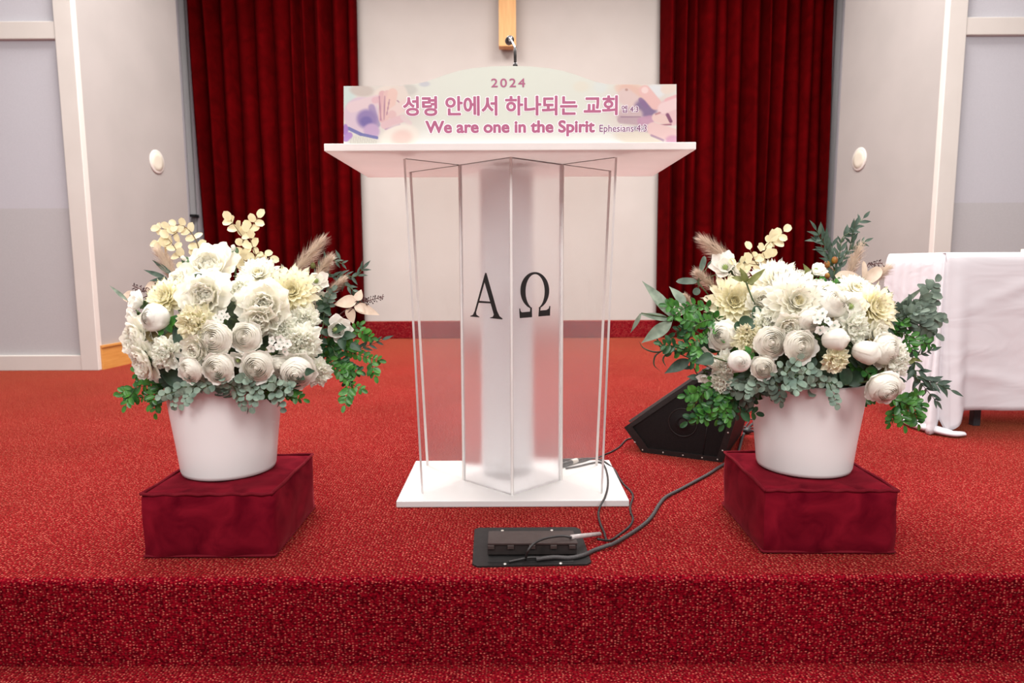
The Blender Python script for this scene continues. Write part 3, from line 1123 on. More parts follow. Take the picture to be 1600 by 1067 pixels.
# ------------------------------------------------------------------ velvet blocks
def block(label, x0, x1, y0, y1, h, rz, seed):
    cx_, cy_ = (x0 + x1) / 2, (y0 + y1) / 2
    r = empty('velvet_block', (cx_, cy_, 0), label, 'block', 'red velvet blocks under the flower pots', rz)
    hx, hy = (x1 - x0) / 2, (y1 - y0) / 2
    rng = random.Random(seed)
    N = 14
    mb = MB()
    # soft sides: slightly bowed and dented
    ring = []
    for i in range(4):
        a = [(-hx, -hy), (hx, -hy), (hx, hy), (-hx, hy)][i]
        b = [(hx, -hy), (hx, hy), (-hx, hy), (-hx, -hy)][i]
        for k in range(N):
            t = k / N
            ring.append((a[0] + (b[0] - a[0]) * t, a[1] + (b[1] - a[1]) * t, i, t))
    Z = [0.0, 0.006, 0.03, 0.06, 0.09, 0.12, h - 0.012, h - 0.003]
    rows = []
    for zi, z in enumerate(Z):
        row = []
        for (x, y, i, t) in ring:
            c = min(t, 1 - t)
            bow = 0.004 * math.sin(PI * z / h) * min(1, c * 8) + 0.002 * math.sin(13 * t + 5 * zi + i + seed)
            rr = -0.0025 if c < 0.01 else 0
            nx, ny = [(0, -1), (1, 0), (0, 1), (-1, 0)][i]
            sh = -0.003 if zi in (0, len(Z) - 1) else 0
            row.append((x + nx * (bow + sh) + (rr * (1 if x > 0 else -1)), y + ny * (bow + sh) + (rr * (1 if y > 0 else -1)), z))
        row.append(row[0])
        rows.append(row)
    mb.grid(rows)
    mb.add([p for p in rows[0][:-1]], [tuple(range(len(ring) - 1, -1, -1))])
    o = mb.build('side_cover', M_BLOCK, r)
    # the top panel
    mb = MB()
    T = []
    for j in range(17):
        row = []
        for i in range(17):
            x, y = -hx + 0.003 + (2 * hx - .006) * i / 16, -hy + 0.003 + (2 * hy - .006) * j / 16
            ed = min(i, 16 - i, j, 16 - j)
            z = h - 0.003 + (0.003 if ed > 0 else 0) - (0.0015 * math.sin(i * 1.3 + seed) * math.sin(j * .9) if ed > 0 else 0)
            row.append((x, y, z))
        T.append(row)
    mb.grid(T)
    mb.build('top_panel', M_BLOCK, r)
    mb = MB()
    loop = [Vector((x * .988, y * .988, h)) for x, y in ((-hx, -hy), (-hx * .3, -hy), (hx * .4, -hy), (hx, -hy), (hx, hy), (-hx, hy), (-hx, -hy))]
    lp = []
    for a, b in zip(loop[:-1], loop[1:]):
        for k in range(8):
            q = a.lerp(b, k / 8)
            lp.append(q + Vector((0, 0, 0.0015 * math.sin(k * 1.7 + seed) - 0.001)))
    lp.append(lp[0].copy())
    mb.tube(lp, 0.0042, 8)
    mb.build('piping', M_PIPING, r)
    mb = MB()
    lp = [Vector((p.x * 1.004, p.y * 1.004, 0.006)) for p in lp]
    mb.tube(lp, 0.0035, 8)
    mb.build('hem', M_PIPING, r)
    return r


BH = 0.164
block('square crushed red velvet block beneath the flower pot left of the lectern', -0.912, -0.588, 1.572, 1.915, BH, 0.0, 1)
block('square crushed red velvet block beneath the flower pot beside the black speaker', 0.624, 0.952, 1.580, 1.922, BH, -0.02, 4)


# ------------------------------------------------------------------ pots
def pot(label, x, y, seed):
    r = empty('flower_pot', (x, y, BH), label, 'flower pot', 'white flower pots')
    H_ = 0.246
    mb = MB()
    mb.lathe([(0.0, 0.002), (0.112, 0.002), (0.119, 0.005), (0.122, 0.014), (0.129, 0.08), (0.139, 0.16), (0.1478, H_ - 0.012), (0.1495, H_ - 0.002),
              (0.1485, H_), (0.1465, H_ - 0.001), (0.1445, H_ - 0.012), (0.135, 0.16), (0.12, 0.02), (0, 0.02)], 72)
    mb.build('pot_body', M_POT, r)
    # moss-dark foam dome the stems are pushed into
    mb = MB()
    rows = []
    for i in range(10):
        th = PI * 0.5 * i / 9
        rows.append((0.138 * math.cos(th), (H_ - 0.05) + 0.215 * math.sin(th) ** .9))
    mb.lathe([(0.13, H_ - 0.09), (0.136, H_ - 0.05)] + rows[1:], 32)
    mb.build('floral_foam', M_FOAM, r)
    g = random.Random(seed)
    mb = MB()
    rows = []
    for i in range(19):
        th = PI * i / 18
        row = []
        for k in range(33):
            a = 2 * PI * k / 32
            f = 1 + .07 * math.sin(7 * a + 5 * th + seed) + .05 * math.sin(11 * th - 3 * a)
            rr = math.sin(th) * f
            z = 0.295 + 0.175 * math.cos(th) * f
            lim = 1.0 if z > .26 else max(.55, .55 + .45 * (z - .14) / .12)
            row.append((0.205 * rr * math.cos(a) * lim + (.03 if seed == 1 else 0), 0.125 * rr * math.sin(a) * lim, max(z, H_ - .06)))
        rows.append(row)
    mb.grid(rows)
    mb.build('moss_fill', M_MOSS, r)
    return r


POT_L = Vector((-0.776, 1.775, BH)); POT_R = Vector((0.797, 1.775, BH))
pot('white tapered pot full of flowers on the block left of the lectern', POT_L.x, POT_L.y, 1)
pot('white tapered pot full of flowers on the block beside the speaker', POT_R.x, POT_R.y, 2)


# ------------------------------------------------------------------ petals and blooms (unit size, facing +Z)
def petal(mb, L, W, a0, a1, cup, ruf, yaw, r0=0.0, z0=0.0, point=False, nu=6, nv=4, rng=random, mat=0, roll=0.0, nar=0.25):
    rows = []
    x, z = r0, z0
    ph = rng.uniform(0, 6.28)
    cy, sy = math.cos(yaw), math.sin(yaw)
    for i in range(nu + 1):
        u = i / nu
        a = a0 + (a1 - a0) * u
        if i:
            x += L / nu * math.cos(a)
            z += L / nu * math.sin(a)
        if point:
            w = W * max(0.03, math.sin(PI * min(1, u * 0.94 + 0.06)) ** 0.75)
        else:
            w = W * (nar + (1 - nar) * math.sin(PI * 0.5 * min(1, u * 1.35)) ** 1.0) * math.sqrt(max(0.0, 1 - u ** 5)) if u < 1 else W * 0.42
        nx, nz = -math.sin(a), math.cos(a)
        row = []
        for j in range(nv + 1):
            v = -1 + 2 * j / nv
            off = cup * w * v * v + ruf * u * u * math.sin(5.2 * v + ph) + roll * v * u
            back = 0 if u < 1 else -0.12 * L * v * v
            px_, pz_ = x + nx * off + back * math.cos(a), z + nz * off + back * math.sin(a)
            py_ = v * w
            row.append((px_ * cy - py_ * sy, px_ * sy + py_ * cy, pz_))
        rows.append(row)
    mb.grid(rows, mat)


R_ = math.radians


def bloom_peony(seed, open_=0.0):
    g = random.Random(seed)
    mb = MB()
    for n, L, W, a0, a1, r0 in ((8, .95, .42, 5, 35, .06), (8, .85, .40, 25, 60, .06), (8, .74, .36, 42, 80, .05), (9, .62, .30, 55, 95, .05), (9, .52, .24, 68, 105, .04), (7, .42, .18, 78, 110, .03), (5, .34, .12, 84, 110, .015)):
        o = g.uniform(0, 6.28)
        for k in range(n):
            petal(mb, L * g.uniform(.9, 1.08), W * g.uniform(.85, 1.15), R_(a0 + g.uniform(-8, 8) - open_), R_(a1 + g.uniform(-12, 12) - open_), .25, .045, o + 2 * PI * k / n + g.uniform(-.15, .15), r0, -0.25, nu=6, nv=6, rng=g)
    return mb, None


def bloom_dahlia(seed):
    g = random.Random(seed)
    mb = MB()
    for n, L, W, a0, a1 in ((14, 1.0, .17, -8, 10), (14, .95, .165, 8, 24), (13, .86, .155, 24, 38), (12, .74, .14, 38, 52), (10, .60, .12, 52, 68), (9, .46, .095, 64, 82), (7, .34, .07, 76, 95)):
        o = g.uniform(0, 6.28)
        for k in range(n):
            petal(mb, L * g.uniform(.94, 1.06), W, R_(a0 + g.uniform(-5, 5)), R_(a1 + g.uniform(-6, 6)), .45, .01, o + 2 * PI * k / n + g.uniform(-.08, .08), .05, -0.12, True, 6, 4, g)
    c = MB()
    for k in range(26):
        a, r = k * 2.4, 0.026 * math.sqrt(k)
        petal(c, .25, .035, R_(80), R_(100), .3, 0, a, r, 0.02, True, 4, 2, g)
    return mb, c


def bloom_ranunculus(seed, tall=1.0, tight=0.0):
    """cupped petals wrapped ring inside ring; the face is a shallow dome of petal rims with the heart open"""
    g = random.Random(seed)
    mb = MB()
    NLAY = 8
    for i in range(NLAY):
        k = i / (NLAY - 1)
        rim = (.10 + .66 * k) * (1 - .22 * tight)                      # radius of this ring's rim
        zr = (.50 + .34 * tight) - (.36 - .10 * tight) * k ** 1.5
        zr *= tall
        npet = 2 if i < 2 else (3 if i < 5 else 5)
        wid = R_(230 if i < 2 else 160 if i < 5 else 104)
        o = g.uniform(0, 6.28)
        belly = rim + .045 + .13 * k * k + .05 * tight              # widest radius below the rim
        for p in range(npet):
            yaw = o + 2 * PI * p / npet
            dz = g.uniform(-.03, .03)
            rows = []
            nu, nv = 7, 12
            for a in range(nu + 1):
                t = a / nu                       # 0 foot, 1 rim
                row = []
                for c in range(nv + 1):
                    v = -1 + 2 * c / nv
                    drop = (.22 + .14 * k) * abs(v) ** 3
                    tt = t * (1 - drop * .5)
                    # profile: foot -> belly -> rim leaning in
                    if tt < .55:
                        q = tt / .55
                        r = belly * math.sin(q * PI / 2) ** .8
                        z = -.55 + (.55 + zr - .26 * tall) * (1 - math.cos(q * PI / 2))
                    else:
                        q = (tt - .55) / .45
                        r = belly + (rim - belly) * q ** 1.4
                        z = zr - .26 * tall + .26 * tall * q ** .8
                    lip = max(0, t - .8) / .2
                    r += (.012 + .030 * k) * lip * lip * (1 - .8 * tight) + .014 * v + .006 * p + .012 * math.sin(5 * v + p + i) * t
                    az = yaw + wid / 2 * v
                    row.append((r * math.cos(az), r * math.sin(az), z + dz * t))
                rows.append(row)
            mb.grid(rows)
    mb.ball((0, 0, (.34 + .3 * tight) * tall), .11, 10, sq=(1, 1, 1.4))
    if tight < 1.0:
        o = g.uniform(0, 6.28)
        for p in range(5):
            petal(mb, 1.22, .64, R_(2 + g.uniform(-6, 6)), R_(60 + g.uniform(-20, 8)), .28, .05, o + 2 * PI * p / 5, .14, -.50, nu=7, nv=6, rng=g, nar=.35)
    return mb, None


def bloom_carnation(seed):
    g = random.Random(seed)
    mb = MB()
    for n, L, W, a0, a1 in ((12, 1.0, .26, -15, 20), (12, .92, .25, 10, 45), (12, .82, .24, 30, 65), (11, .74, .22, 48, 78), (9, .66, .2, 62, 90), (7, .6, .17, 75, 98), (4, .55, .14, 86, 100)):
        o = g.uniform(0, 6.28)
        for k in range(n):
            petal(mb, L * g.uniform(.88, 1.1), W, R_(a0 + g.uniform(-10, 10)), R_(a1 + g.uniform(-16, 16)), .15, .09, o + 2 * PI * k / n + g.uniform(-.2, .2), .04, -.3, nu=5, nv=7, rng=g, roll=g.uniform(-.15, .15))
    return mb, None


def bloom_magnolia(seed, n=7):
    g = random.Random(seed)
    mb = MB()
    for k in range(n):
        inner = k >= 4
        petal(mb, g.uniform(.95, 1.1) * (.85 if inner else 1), .40, R_(30 if inner else 12), R_(85 if inner else 50), .55, .02, 2 * PI * k / (n if not inner else 3) * (1 if not inner else 1) + (.5 if inner else 0) + g.uniform(-.2, .2), .04, -.15, nu=7, nv=6, rng=g, nar=.3)
    c = MB()
    c.ball((0, 0, .12), .13, 10, sq=(1, 1, 1.8))
    for k in range(10):
        c.tube([(0.05 * math.cos(k), .05 * math.sin(k), 0), (.17 * math.cos(k * .63), .17 * math.sin(k * .63), .22)], .018, 5)
    return mb, c


def bloom_stars(seed):
    """a cluster of small five-petalled florets"""
    g = random.Random(seed)
    mb, c = MB(), MB()
    spots = [(0, 0, .2), (.62, .1, 0), (-.3, .58, .05), (-.25, -.6, 0), (.35, -.55, .1), (.3, .65, -.05)]
    for (x, y, z) in spots:
        t = MB()
        o = g.uniform(0, 6.28)
        for k in range(5):
            petal(t, .40, .17, R_(55), R_(-5), .1, .02, o + 2 * PI * k / 5, .03, 0, nu=4, nv=3, rng=g, nar=.35)
        M = Matrix.Translation((x, y, z)) @ Matrix.Rotation(g.uniform(-.5, .5), 4, 'X') @ Matrix.Rotation(g.uniform(-.5, .5), 4, 'Y')
        mb.add([M @ Vector(p) for p in t.v], t.f)
        c.ball(M @ Vector((0, 0, .16)), .075, 7)
    return mb, c


def bloom_bud(seed):
    mb, c = MB(), MB()
    g = random.Random(seed)
    for k in range(7):
        petal(c, 1.1, .34, R_(25), R_(105), .4, .02, 2 * PI * k / 7, .1, -.7, True, 6, 4, g)
    for k in range(9):
        petal(mb, .9, .2, R_(70), R_(95), .3, .04, 2 * PI * k / 9, .12, -.2, False, 4, 3, g)
    return mb, c


PROTO = {}
KINDS = {
    'peony': (lambda s: bloom_peony(s), M_PEONY, None, .95),
    'open_peony': (lambda s: bloom_peony(s, 22), M_PEONY, None, .95),
    'rose': (lambda s: bloom_ranunculus(s, 1.15, .6), M_IVORY, None, .9),
    'rosebud': (lambda s: bloom_ranunculus(s, 1.25, 1.45), M_IVORY, None, .86),
    'ranunculus': (lambda s: bloom_ranunculus(s), M_IVORY, None, .86),
    'peony_bud': (lambda s: bloom_ranunculus(s, .95, 1.15), M_PALE, None, 1.12),
    'dahlia': (bloom_dahlia, M_PEONY, M_YC, 1.0),
    'cream_dahlia': (bloom_dahlia, M_CREAM, M_YC, 1.0),
    'carnation': (bloom_carnation, M_GREENW, None, .95),
    'cream_carnation': (bloom_carnation, M_CREAM, None, .95),
    'magnolia': (bloom_magnolia, M_PALE, M_GC, 1.0),
    'star_floret': (bloom_stars, M_PALE, M_SC, 1.0),
    'flower_bud': (bloom_bud, M_PALE, M_BUD, 1.0),
}
NICE = {'open_peony': 'peony', 'cream_dahlia': 'dahlia', 'cream_carnation': 'carnation', 'star_floret': 'stephanotis'}


def proto(kind, var):
    key = (kind, var)
    if key not in PROTO:
        fn, m1, m2, _ = KINDS[kind]
        a, c = fn(hash_seed(kind) + var * 17)
        PROTO[key] = (a.mesh('petals', m1), c.mesh('centre', m2) if c else None)
        if kind not in CALYX:
            CALYX[kind] = calyx_mesh()
    return PROTO[key]


def hash_seed(s):
    return sum(ord(ch) * (i + 3) for i, ch in enumerate(s))


CALYX = {}


def calyx_mesh():
    mb = MB()
    mb.lathe([(0.03, -0.62), (0.10, -0.5), (0.26, -0.34), (0.30, -0.2)], 10)
    for k in range(5):
        petal(mb, .45, .11, R_(50), R_(15), .2, 0, 2 * PI * k / 5, .12, -.42, True, 4, 2)
    return mb.mesh('calyx', M_STEMG)


DOME = {'L': (POT_L + Vector((0.045, 0.0, 0.285)), (0.285, 0.205, 0.255)), 'R': (POT_R + Vector((-0.01, 0.0, 0.275)), (0.30, 0.205, 0.235))}
CNT = {}


def on_dome(side, u, v):
    c, r = DOME[side]
    d = ray(u, v); o = Vector((0, 0, EYE)) - c
    D = Vector((d.x / r[0], d.y / r[1], d.z / r[2])); O = Vector((o.x / r[0], o.y / r[1], o.z / r[2]))
    A, B, C = D.dot(D), 2 * D.dot(O), O.dot(O) - 1
    q = B * B - 4 * A * C
    t = (-B - math.sqrt(q)) / (2 * A) if q > 0 else -B / (2 * A)
    p = Vector((0, 0, EYE)) + d * t
    n = Vector(((p.x - c.x) / r[0] ** 2, (p.y - c.y) / r[1] ** 2, (p.z - c.z) / r[2] ** 2)).normalized()
    return p, n


def stem_root(side, head):
    P = POT_L if side == 'L' else POT_R
    dx, dy = head.x - P.x, head.y - P.y
    l = max(1e-6, math.hypot(dx, dy))
    k = min(0.075, l * 0.4) / l
    return Vector((P.x + dx * k, P.y + dy * k, P.z + 0.19))


def flower(side, kind, u, v, rpx, label, face=None, dy=0.0, spin=None, var=None):
    p, n = on_dome(side, u, v)
    if dy:
        p = aty(u, v, p.y + dy)
    if face:
        n = Vector((face[0], -1.0 if len(face) < 3 else face[2], face[1])).normalized()
    else:
        n = (n + Vector((0, -0.45, 0.05))).normalized()
    CNT[kind] = CNT.get(kind, 0) + 1
    var = (CNT[kind] % 3) if var is None else var
    pm, cm = proto(kind, var)
    rad = 1.21 * rpx / F_PX * p.y * KINDS[kind][3]
    root = stem_root(side, p)
    nm = NICE.get(kind, kind)
    r = empty(nm, root, label, 'flower', 'flowers in the %s pot' % ('left' if side == 'L' else 'right'))
    q = n.to_track_quat('Z', 'Y') @ Quaternion((0, 0, 1), spin if spin is not None else CNT[kind] * 1.3)

    def part(nm_, me):
        o = bpy.data.objects.new(nm_, me); COL.objects.link(o); o.parent = r
        o.location = p - root; o.rotation_mode = 'QUATERNION'; o.rotation_quaternion = q; o.scale = (rad,) * 3
    part('petals', pm)
    if cm:
        part('flower_centre' if kind != 'flower_bud' else 'sepals', cm)
    part('calyx', CALYX[kind])
    e = p - n * rad * 0.6 - root
    mb = MB(); mb.tube(spline([Vector((0, 0, 0)), e * 0.5 + Vector((0, 0, 0.02)), e - n * rad * 0.25, e], 4), 0.0022, 6)
    mb.build('stem', M_STEMG, r)
    return r


# ------------------------------------------------------------------ leaves and sprays
def leaf(mb, p, d, up, L, W, shape='ell', bend=0.0, fold=0.25, nu=6, mat=0):
    d = Vector(d).normalized(); up = Vector(up)
    s = d.cross(up)
    if s.length < 1e-4:
        s = d.cross(Vector((1, 0, 0.3)))
    s.normalize(); n = s.cross(d).normalized()
    rows = []
    pos = Vector(p); dd = d.copy()
    for i in range(nu + 1):
        u = i / nu
        if shape == 'ell':
            w = math.sqrt(max(0.0, 1 - (2 * u - 1) ** 2)) * (1.0)
        elif shape == 'lance':
            w = math.sin(PI * u ** 0.75) ** 1.1 if 0 < u < 1 else 0
        else:  # ovate, pointed
            w = math.sin(PI * u ** 0.62) ** 0.9 if 0 < u < 1 else 0
        w = max(w, 0.03) * W
        nn = s.cross(dd).normalized()
        rows.append([pos - s * w + nn * fold * w, pos - s * w * .5 + nn * fold * w * .3, pos.copy(), pos + s * w * .5 + nn * fold * w * .3, pos + s * w + nn * fold * w])
        dd = (dd - nn * bend / nu).normalized()
        pos = pos + dd * L / nu
    mb.grid(rows, mat)


KIND_SPRAY = {
    # leaf material, stem material, leaf length, half width, spacing, shape, bend, pairs, splay
    'boxwood': (M_BOX, M_STEMG, .026, .0075, .0105, 'ell', .35, 2, .95),
    'dark_boxwood': (M_BOXD, M_STEMG, .028, .008, .011, 'ell', .35, 2, .95),
    'eucalyptus': (M_EUC, M_STEMG, .022, .0105, .0125, 'ell', .3, 2, 1.15),
    'dusty_eucalyptus': (M_EUCD, M_STEMG, .030, .010, .012, 'ell', .5, 2, .9),
    'olive': (M_OLIVE, M_STEMG, .042, .0062, .017, 'lance', .35, 2, .6),
    'silver_dollar': (M_SILVER, M_STEMB, .030, .0125, .020, 'ell', .15, 2, 1.0),
    'rose_leaf': (M_ROSEL, M_STEMG, .052, .017, .030, 'ovate', .4, 2, .8),
    'moss_leaf': (M_OLGRN, M_STEMG, .036, .009, .02, 'ovate', .3, 2, .6),
    'bronze_leaf': (M_BROWN, M_STEMG, .032, .010, .026, 'ovate', .4, 1, .7),
    'tan_leaf': (M_TAN, M_STEMR, .050, .019, .034, 'ovate', .3, 2, .8),
    'lance': (M_BAMB, M_STEMG, .105, .0125, .03, 'lance', .5, 1, .6),
}
SP_NAME = {'boxwood': 'boxwood_spray', 'dark_boxwood': 'boxwood_spray', 'eucalyptus': 'eucalyptus_spray', 'dusty_eucalyptus': 'eucalyptus_spray',
           'olive': 'olive_spray', 'silver_dollar': 'silver_dollar_spray', 'rose_leaf': 'leaf_sprig', 'moss_leaf': 'leaf_sprig', 'bronze_leaf': 'leaf_sprig', 'tan_leaf': 'tan_leaf_spray', 'lance': 'lance_leaf_spray'}


def path_px(side, pts):
    P = POT_L if side == 'L' else POT_R
    return [aty(u, v, P.y + dy) for (u, v, dy) in pts]


def spray(side, kind, pts, label, seed=0, scale=1.0, twigs=0, start=0.25, berries=None, skip_root=False):
    """stem through the points, leaves along it from `start` on; twigs = side branches"""
    g = random.Random(seed + hash_seed(label))
    lm, sm, L, W, sp, shp, bend, prs, splay = KIND_SPRAY[kind]
    L, W, sp = L * scale, W * scale, sp * (0.6 + 0.4 * scale)
    P3 = path_px(side, pts)
    root = stem_root(side, P3[0])
    r = empty(SP_NAME[kind], root, label, 'foliage', 'foliage in the %s pot' % ('left' if side == 'L' else 'right'))
    main = spline([root] + P3, 10)
    n0 = 10
    st, lf, br = MB(), MB(), MB()

    def grow(path, s0, r0, first):
        loc = [q - root for q in path]
        st.tube(loc, [r0 * (1 - .6 * i / (len(loc) - 1)) for i in range(len(loc))], 6)
        acc, k = 0.0, 0
        tot = sum((loc[i + 1] - loc[i]).length for i in range(len(loc) - 1))
        run = 0.0
        for i in range(len(loc) - 1):
            seg = loc[i + 1] - loc[i]
            run += seg.length
            if run < s0 * tot:
                continue
            acc += seg.length
            if acc >= sp:
                acc = 0.0
                t = seg.normalized()
                side_ = t.cross(Vector((g.uniform(-.4, .4), -1, g.uniform(-.4, .4)))).normalized()
                fr = run / tot
                sc = (1.0 - 0.35 * max(0, fr - .6) / .4) * g.uniform(.8, 1.12)
                for q in range(prs):
                    sg = (1 if q == 0 else -1) * (1 if prs == 2 else (1 if k % 2 else -1))
                    dr = (t * math.cos(splay) + side_ * sg * math.sin(splay) + Vector((0, g.uniform(-.5, .35), g.uniform(-.25, .25)))).normalized()
                    up = (Vector((g.uniform(-.4, .4), -0.9, 0.5)) - dr * 0).normalized()
                    leaf(lf, loc[i], dr, up, L * sc, W * sc, shp, bend * g.uniform(.2, 1.2))
                k += 1
        t = (loc[-1] - loc[-2]).normalized()
        leaf(lf, loc[-1], t, Vector((0.1, -1, .4)), L * .8, W * .75, shp, bend * .5)

    grow(main, start, 0.0020, True)
    for k in range(twigs):
        i = int(len(main) * (start + (0.92 - start) * (k + .5) / twigs))
        b = main[min(i, len(main) - 2)]
        t = (main[min(i, len(main) - 2) + 1] - b).normalized()
        sd = t.cross(Vector((0, -1, 0))).normalized() * (1 if k % 2 else -1)
        dr = (t * .7 + sd * .8 + Vector((g.uniform(-.3, .3), g.uniform(-.6, .3), g.uniform(-.3, .3)))).normalized()
        ln = L * g.uniform(1.5, 2.4)
        grow(spline([b, b + dr * ln * .5 + Vector((0, 0, -.003)), b + dr * ln + Vector((0, 0, -.008))], 8), 0.15, .0013, False)
    st.build('stem', sm, r)
    lf.build('foliage', lm, r)
    if berries:
        mat, lst = berries
        for (u, v, rp) in lst:
            q = aty(u, v, POT_L.y + pts[-1][2] - 0.005) - root
            br.ball(q, rp / F_PX * 1.75, 12, sq=(1, 1, 1.25))
            near = min((x - root for x in main), key=lambda x: (x - q).length)
            st2 = MB(); br.tube([near, q], .0012, 5)
        br.build('berries', mat, r)
    return r


def big_leaves(side, name, mat, lst, label, cat='foliage', smat=None, fold=0.25, bend=0.25, shape='lance'):
    """a sprig whose large leaves are set one by one: (u0,v0,dy0,u1,v1,dy1,halfwidth px)"""
    P = POT_L if side == 'L' else POT_R
    p0 = aty(lst[0][0], lst[0][1], P.y + lst[0][2])
    root = stem_root(side, p0)
    r = empty(name, root, label, cat, 'foliage in the %s pot' % ('left' if side == 'L' else 'right'))
    st = MB()
    st.tube([q - root for q in spline([root, root.lerp(p0, .5) + Vector((0, 0, .02)), p0], 5)], .002, 6)
    lf = MB()
    for (u0, v0, d0, u1, v1, d1, hw) in lst:
        a, b = aty(u0, v0, P.y + d0), aty(u1, v1, P.y + d1)
        if (a - p0).length > 1e-4:
            st.tube([p0 - root, a - root], .0014, 6)
        d = b - a
        leaf(lf, a - root, d, Vector((0.15, -1, .45)), d.length * 1.03, hw / F_PX * 1.75, shape, bend, fold, 10)
    st.build('stem', smat or M_STEMG, r)
    lf.build('foliage', mat, r)
    return r


def pampas(side, u0, v0, u1, v1, wpx, dy, label, seed, curve=0.0):
    g = random.Random(seed)
    P = POT_L if side == 'L' else POT_R
    a, b = aty(u0, v0, P.y + dy), aty(u1, v1, P.y + dy)
    root = stem_root(side, a)
    r = empty('pampas_plume', root, label, 'pampas grass', 'foliage in the %s pot' % ('left' if side == 'L' else 'right'))
    mb = MB(); mb.tube([q - root for q in spline([root, a, a.lerp(b, .8)], 5)], .0016, 6)
    mb.build('stem', M_STEMB, r)
    mb = MB()
    ax = b - a
    L = ax.length
    axn = ax.normalized()
    s1 = axn.cross(Vector((0, 1, 0))).normalized(); s2 = axn.cross(s1)
    W = wpx / F_PX * 1.75
    for k in range(620):
        t = g.random() ** 0.85
        an = g.uniform(0, 2 * PI)
        base = a + ax * t * 0.8
        out = (s1 * math.cos(an) + s2 * math.sin(an))
        ln = L * g.uniform(.2, .36)
        sp = W * (0.35 + 0.75 * math.sin(PI * min(1, t * .8 + .15))) * g.uniform(.5, 1.15)
        m = base + axn * ln * .5 + out * sp * .55
        e = base + axn * ln + out * sp + Vector((0, 0, -0.004 * g.random()))
        w = out.cross(axn) * 0.0005
        mb.add([base - root - w, base - root + w, m - root + w, m - root - w, e - root], [(0, 1, 2, 3), (3, 2, 4)])
    mb.build('plume', M_PAMP, r)
    return r


def berry_sprig(side, pts, label, seed, n=22):
    g = random.Random(seed)
    P3 = path_px(side, pts)
    root = stem_root(side, P3[0])
    r = empty('berry_sprig', root, label, 'berries', 'foliage in the %s pot' % ('left' if side == 'L' else 'right'))
    path = spline([root] + P3, 8)
    st, br = MB(), MB()
    loc = [q - root for q in path]
    st.tube(loc, .0011, 6)
    for k in range(n):
        t = 0.5 + 0.5 * k / n
        i = min(len(loc) - 2, int(t * (len(loc) - 1)))
        b = loc[max(i, 9)] if i < 9 else loc[i]
        d = (loc[i + 1] - loc[i]).normalized()
        sd = d.cross(Vector((0, -1, 0))).normalized() * (1 if k % 2 else -1)
        e = b + (d * .5 + sd * g.uniform(.4, 1) + Vector((0, g.uniform(-.5, .5), 0))).normalized() * g.uniform(.004, .012)
        st.tube([b, e], .0006, 4)
        br.ball(e, g.uniform(.0014, .0021), 6)
    st.build('stem', M_STEMR, r)
    br.build('berries', M_BERRY, r)
    return r


def tendrils(side, lst, label):
    P = POT_L if side == 'L' else POT_R
    p0 = aty(lst[0][0][0], lst[0][0][1], P.y + lst[0][0][2])
    root = stem_root(side, p0)
    r = empty('tendril_sprig', root, label, 'foliage', 'foliage in the %s pot' % ('left' if side == 'L' else 'right'))
    st, lf = MB(), MB()
    st.tube([q - root for q in spline([root, root.lerp(p0, .5), p0], 5)], .0016, 6)
    for pts in lst:
        q = spline([aty(u, v, P.y + d) for u, v, d in pts], 8)
        N = len(q)
        lf.tube([x - root for x in q], [.0022 * max(.1, math.sin(PI * min(1, .12 + .9 * i / (N - 1)))) for i in range(N)], 6)
        if (q[0] - p0).length > 1e-4:
            st.tube([p0 - root, q[0] - root], .001, 5)
    st.build('stem', M_STEMG, r)
    lf.build('foliage', M_ROSEL, r)


# ------------------------------------------------------------------ floor monitor speaker
A, B = atz(1004, 706), atz(1129, 722)
e1 = (B - A); e1.z = 0; e1.normalize()
nf = Vector((e1.y, -e1.x, 0))            # towards the camera
SP = empty('stage_monitor_speaker', A, 'black wedge-shaped floor monitor speaker lying on the carpet right of the lectern', 'speaker')
on = lambda u, v, k=0.0: atplane(u, v, A + nf * k, nf) - A
FACE = [on(1004, 706), on(1129, 722), on(1156, 637), on(1112, 574), on(976, 667)]
FACE[0].z = FACE[1].z = 0.0
dep = -nf * 0.42
mb = MB(); mb.prism(FACE, dep)
bevel(mb.build('cabinet', M_SPK, SP, smooth=False), 0.008, 3)
cen = sum(FACE, Vector()) / 5
# raised rim round the side panel
mb = MB()
INN = [cen + (p - cen) * 0.86 for p in FACE]
for i in range(5):
    j = (i + 1) % 5
    mb.prism([FACE[i] + nf * .0005, FACE[j] + nf * .0005, INN[j] + nf * .0005, INN[i] + nf * .0005], nf * 0.007)
bevel(mb.build('side_rim', M_SPKEDGE, SP, smooth=False), 0.002)
# grille on the slanted face
up, nose = FACE[3], FACE[4]
gd = (up - nose).normalized(); gn = gd.cross(dep.normalized())
if gn.z < 0:
    gn = -gn
mb = MB()
q0 = nose + gd * 0.02 + gn * 0.001; q1 = up - gd * 0.02 + gn * 0.001
dd = dep.normalized()
mb.prism([q0 + dd * .015, q1 + dd * .015, q1 + dd * .405, q0 + dd * .405], gn * 0.010)
bevel(mb.build('grille', M_GRILLE, SP, smooth=False), 0.004)
b0, b1 = FACE[3], FACE[2]
rd = (b1 - b0).normalized(); rn = rd.cross(dd)
if rn.z < 0:
    rn = -rn
mb = MB(); mb.prism([b0 + rd * .01 + dd * .01 + rn * .0005, b1 - rd * .005 + dd * .01 + rn * .0005, b1 - rd * .005 + dd * .41 + rn * .0005, b0 + rd * .01 + dd * .41 + rn * .0005], rn * .003)
mb.build('rear_panel', M_GRILLE, SP, smooth=False)
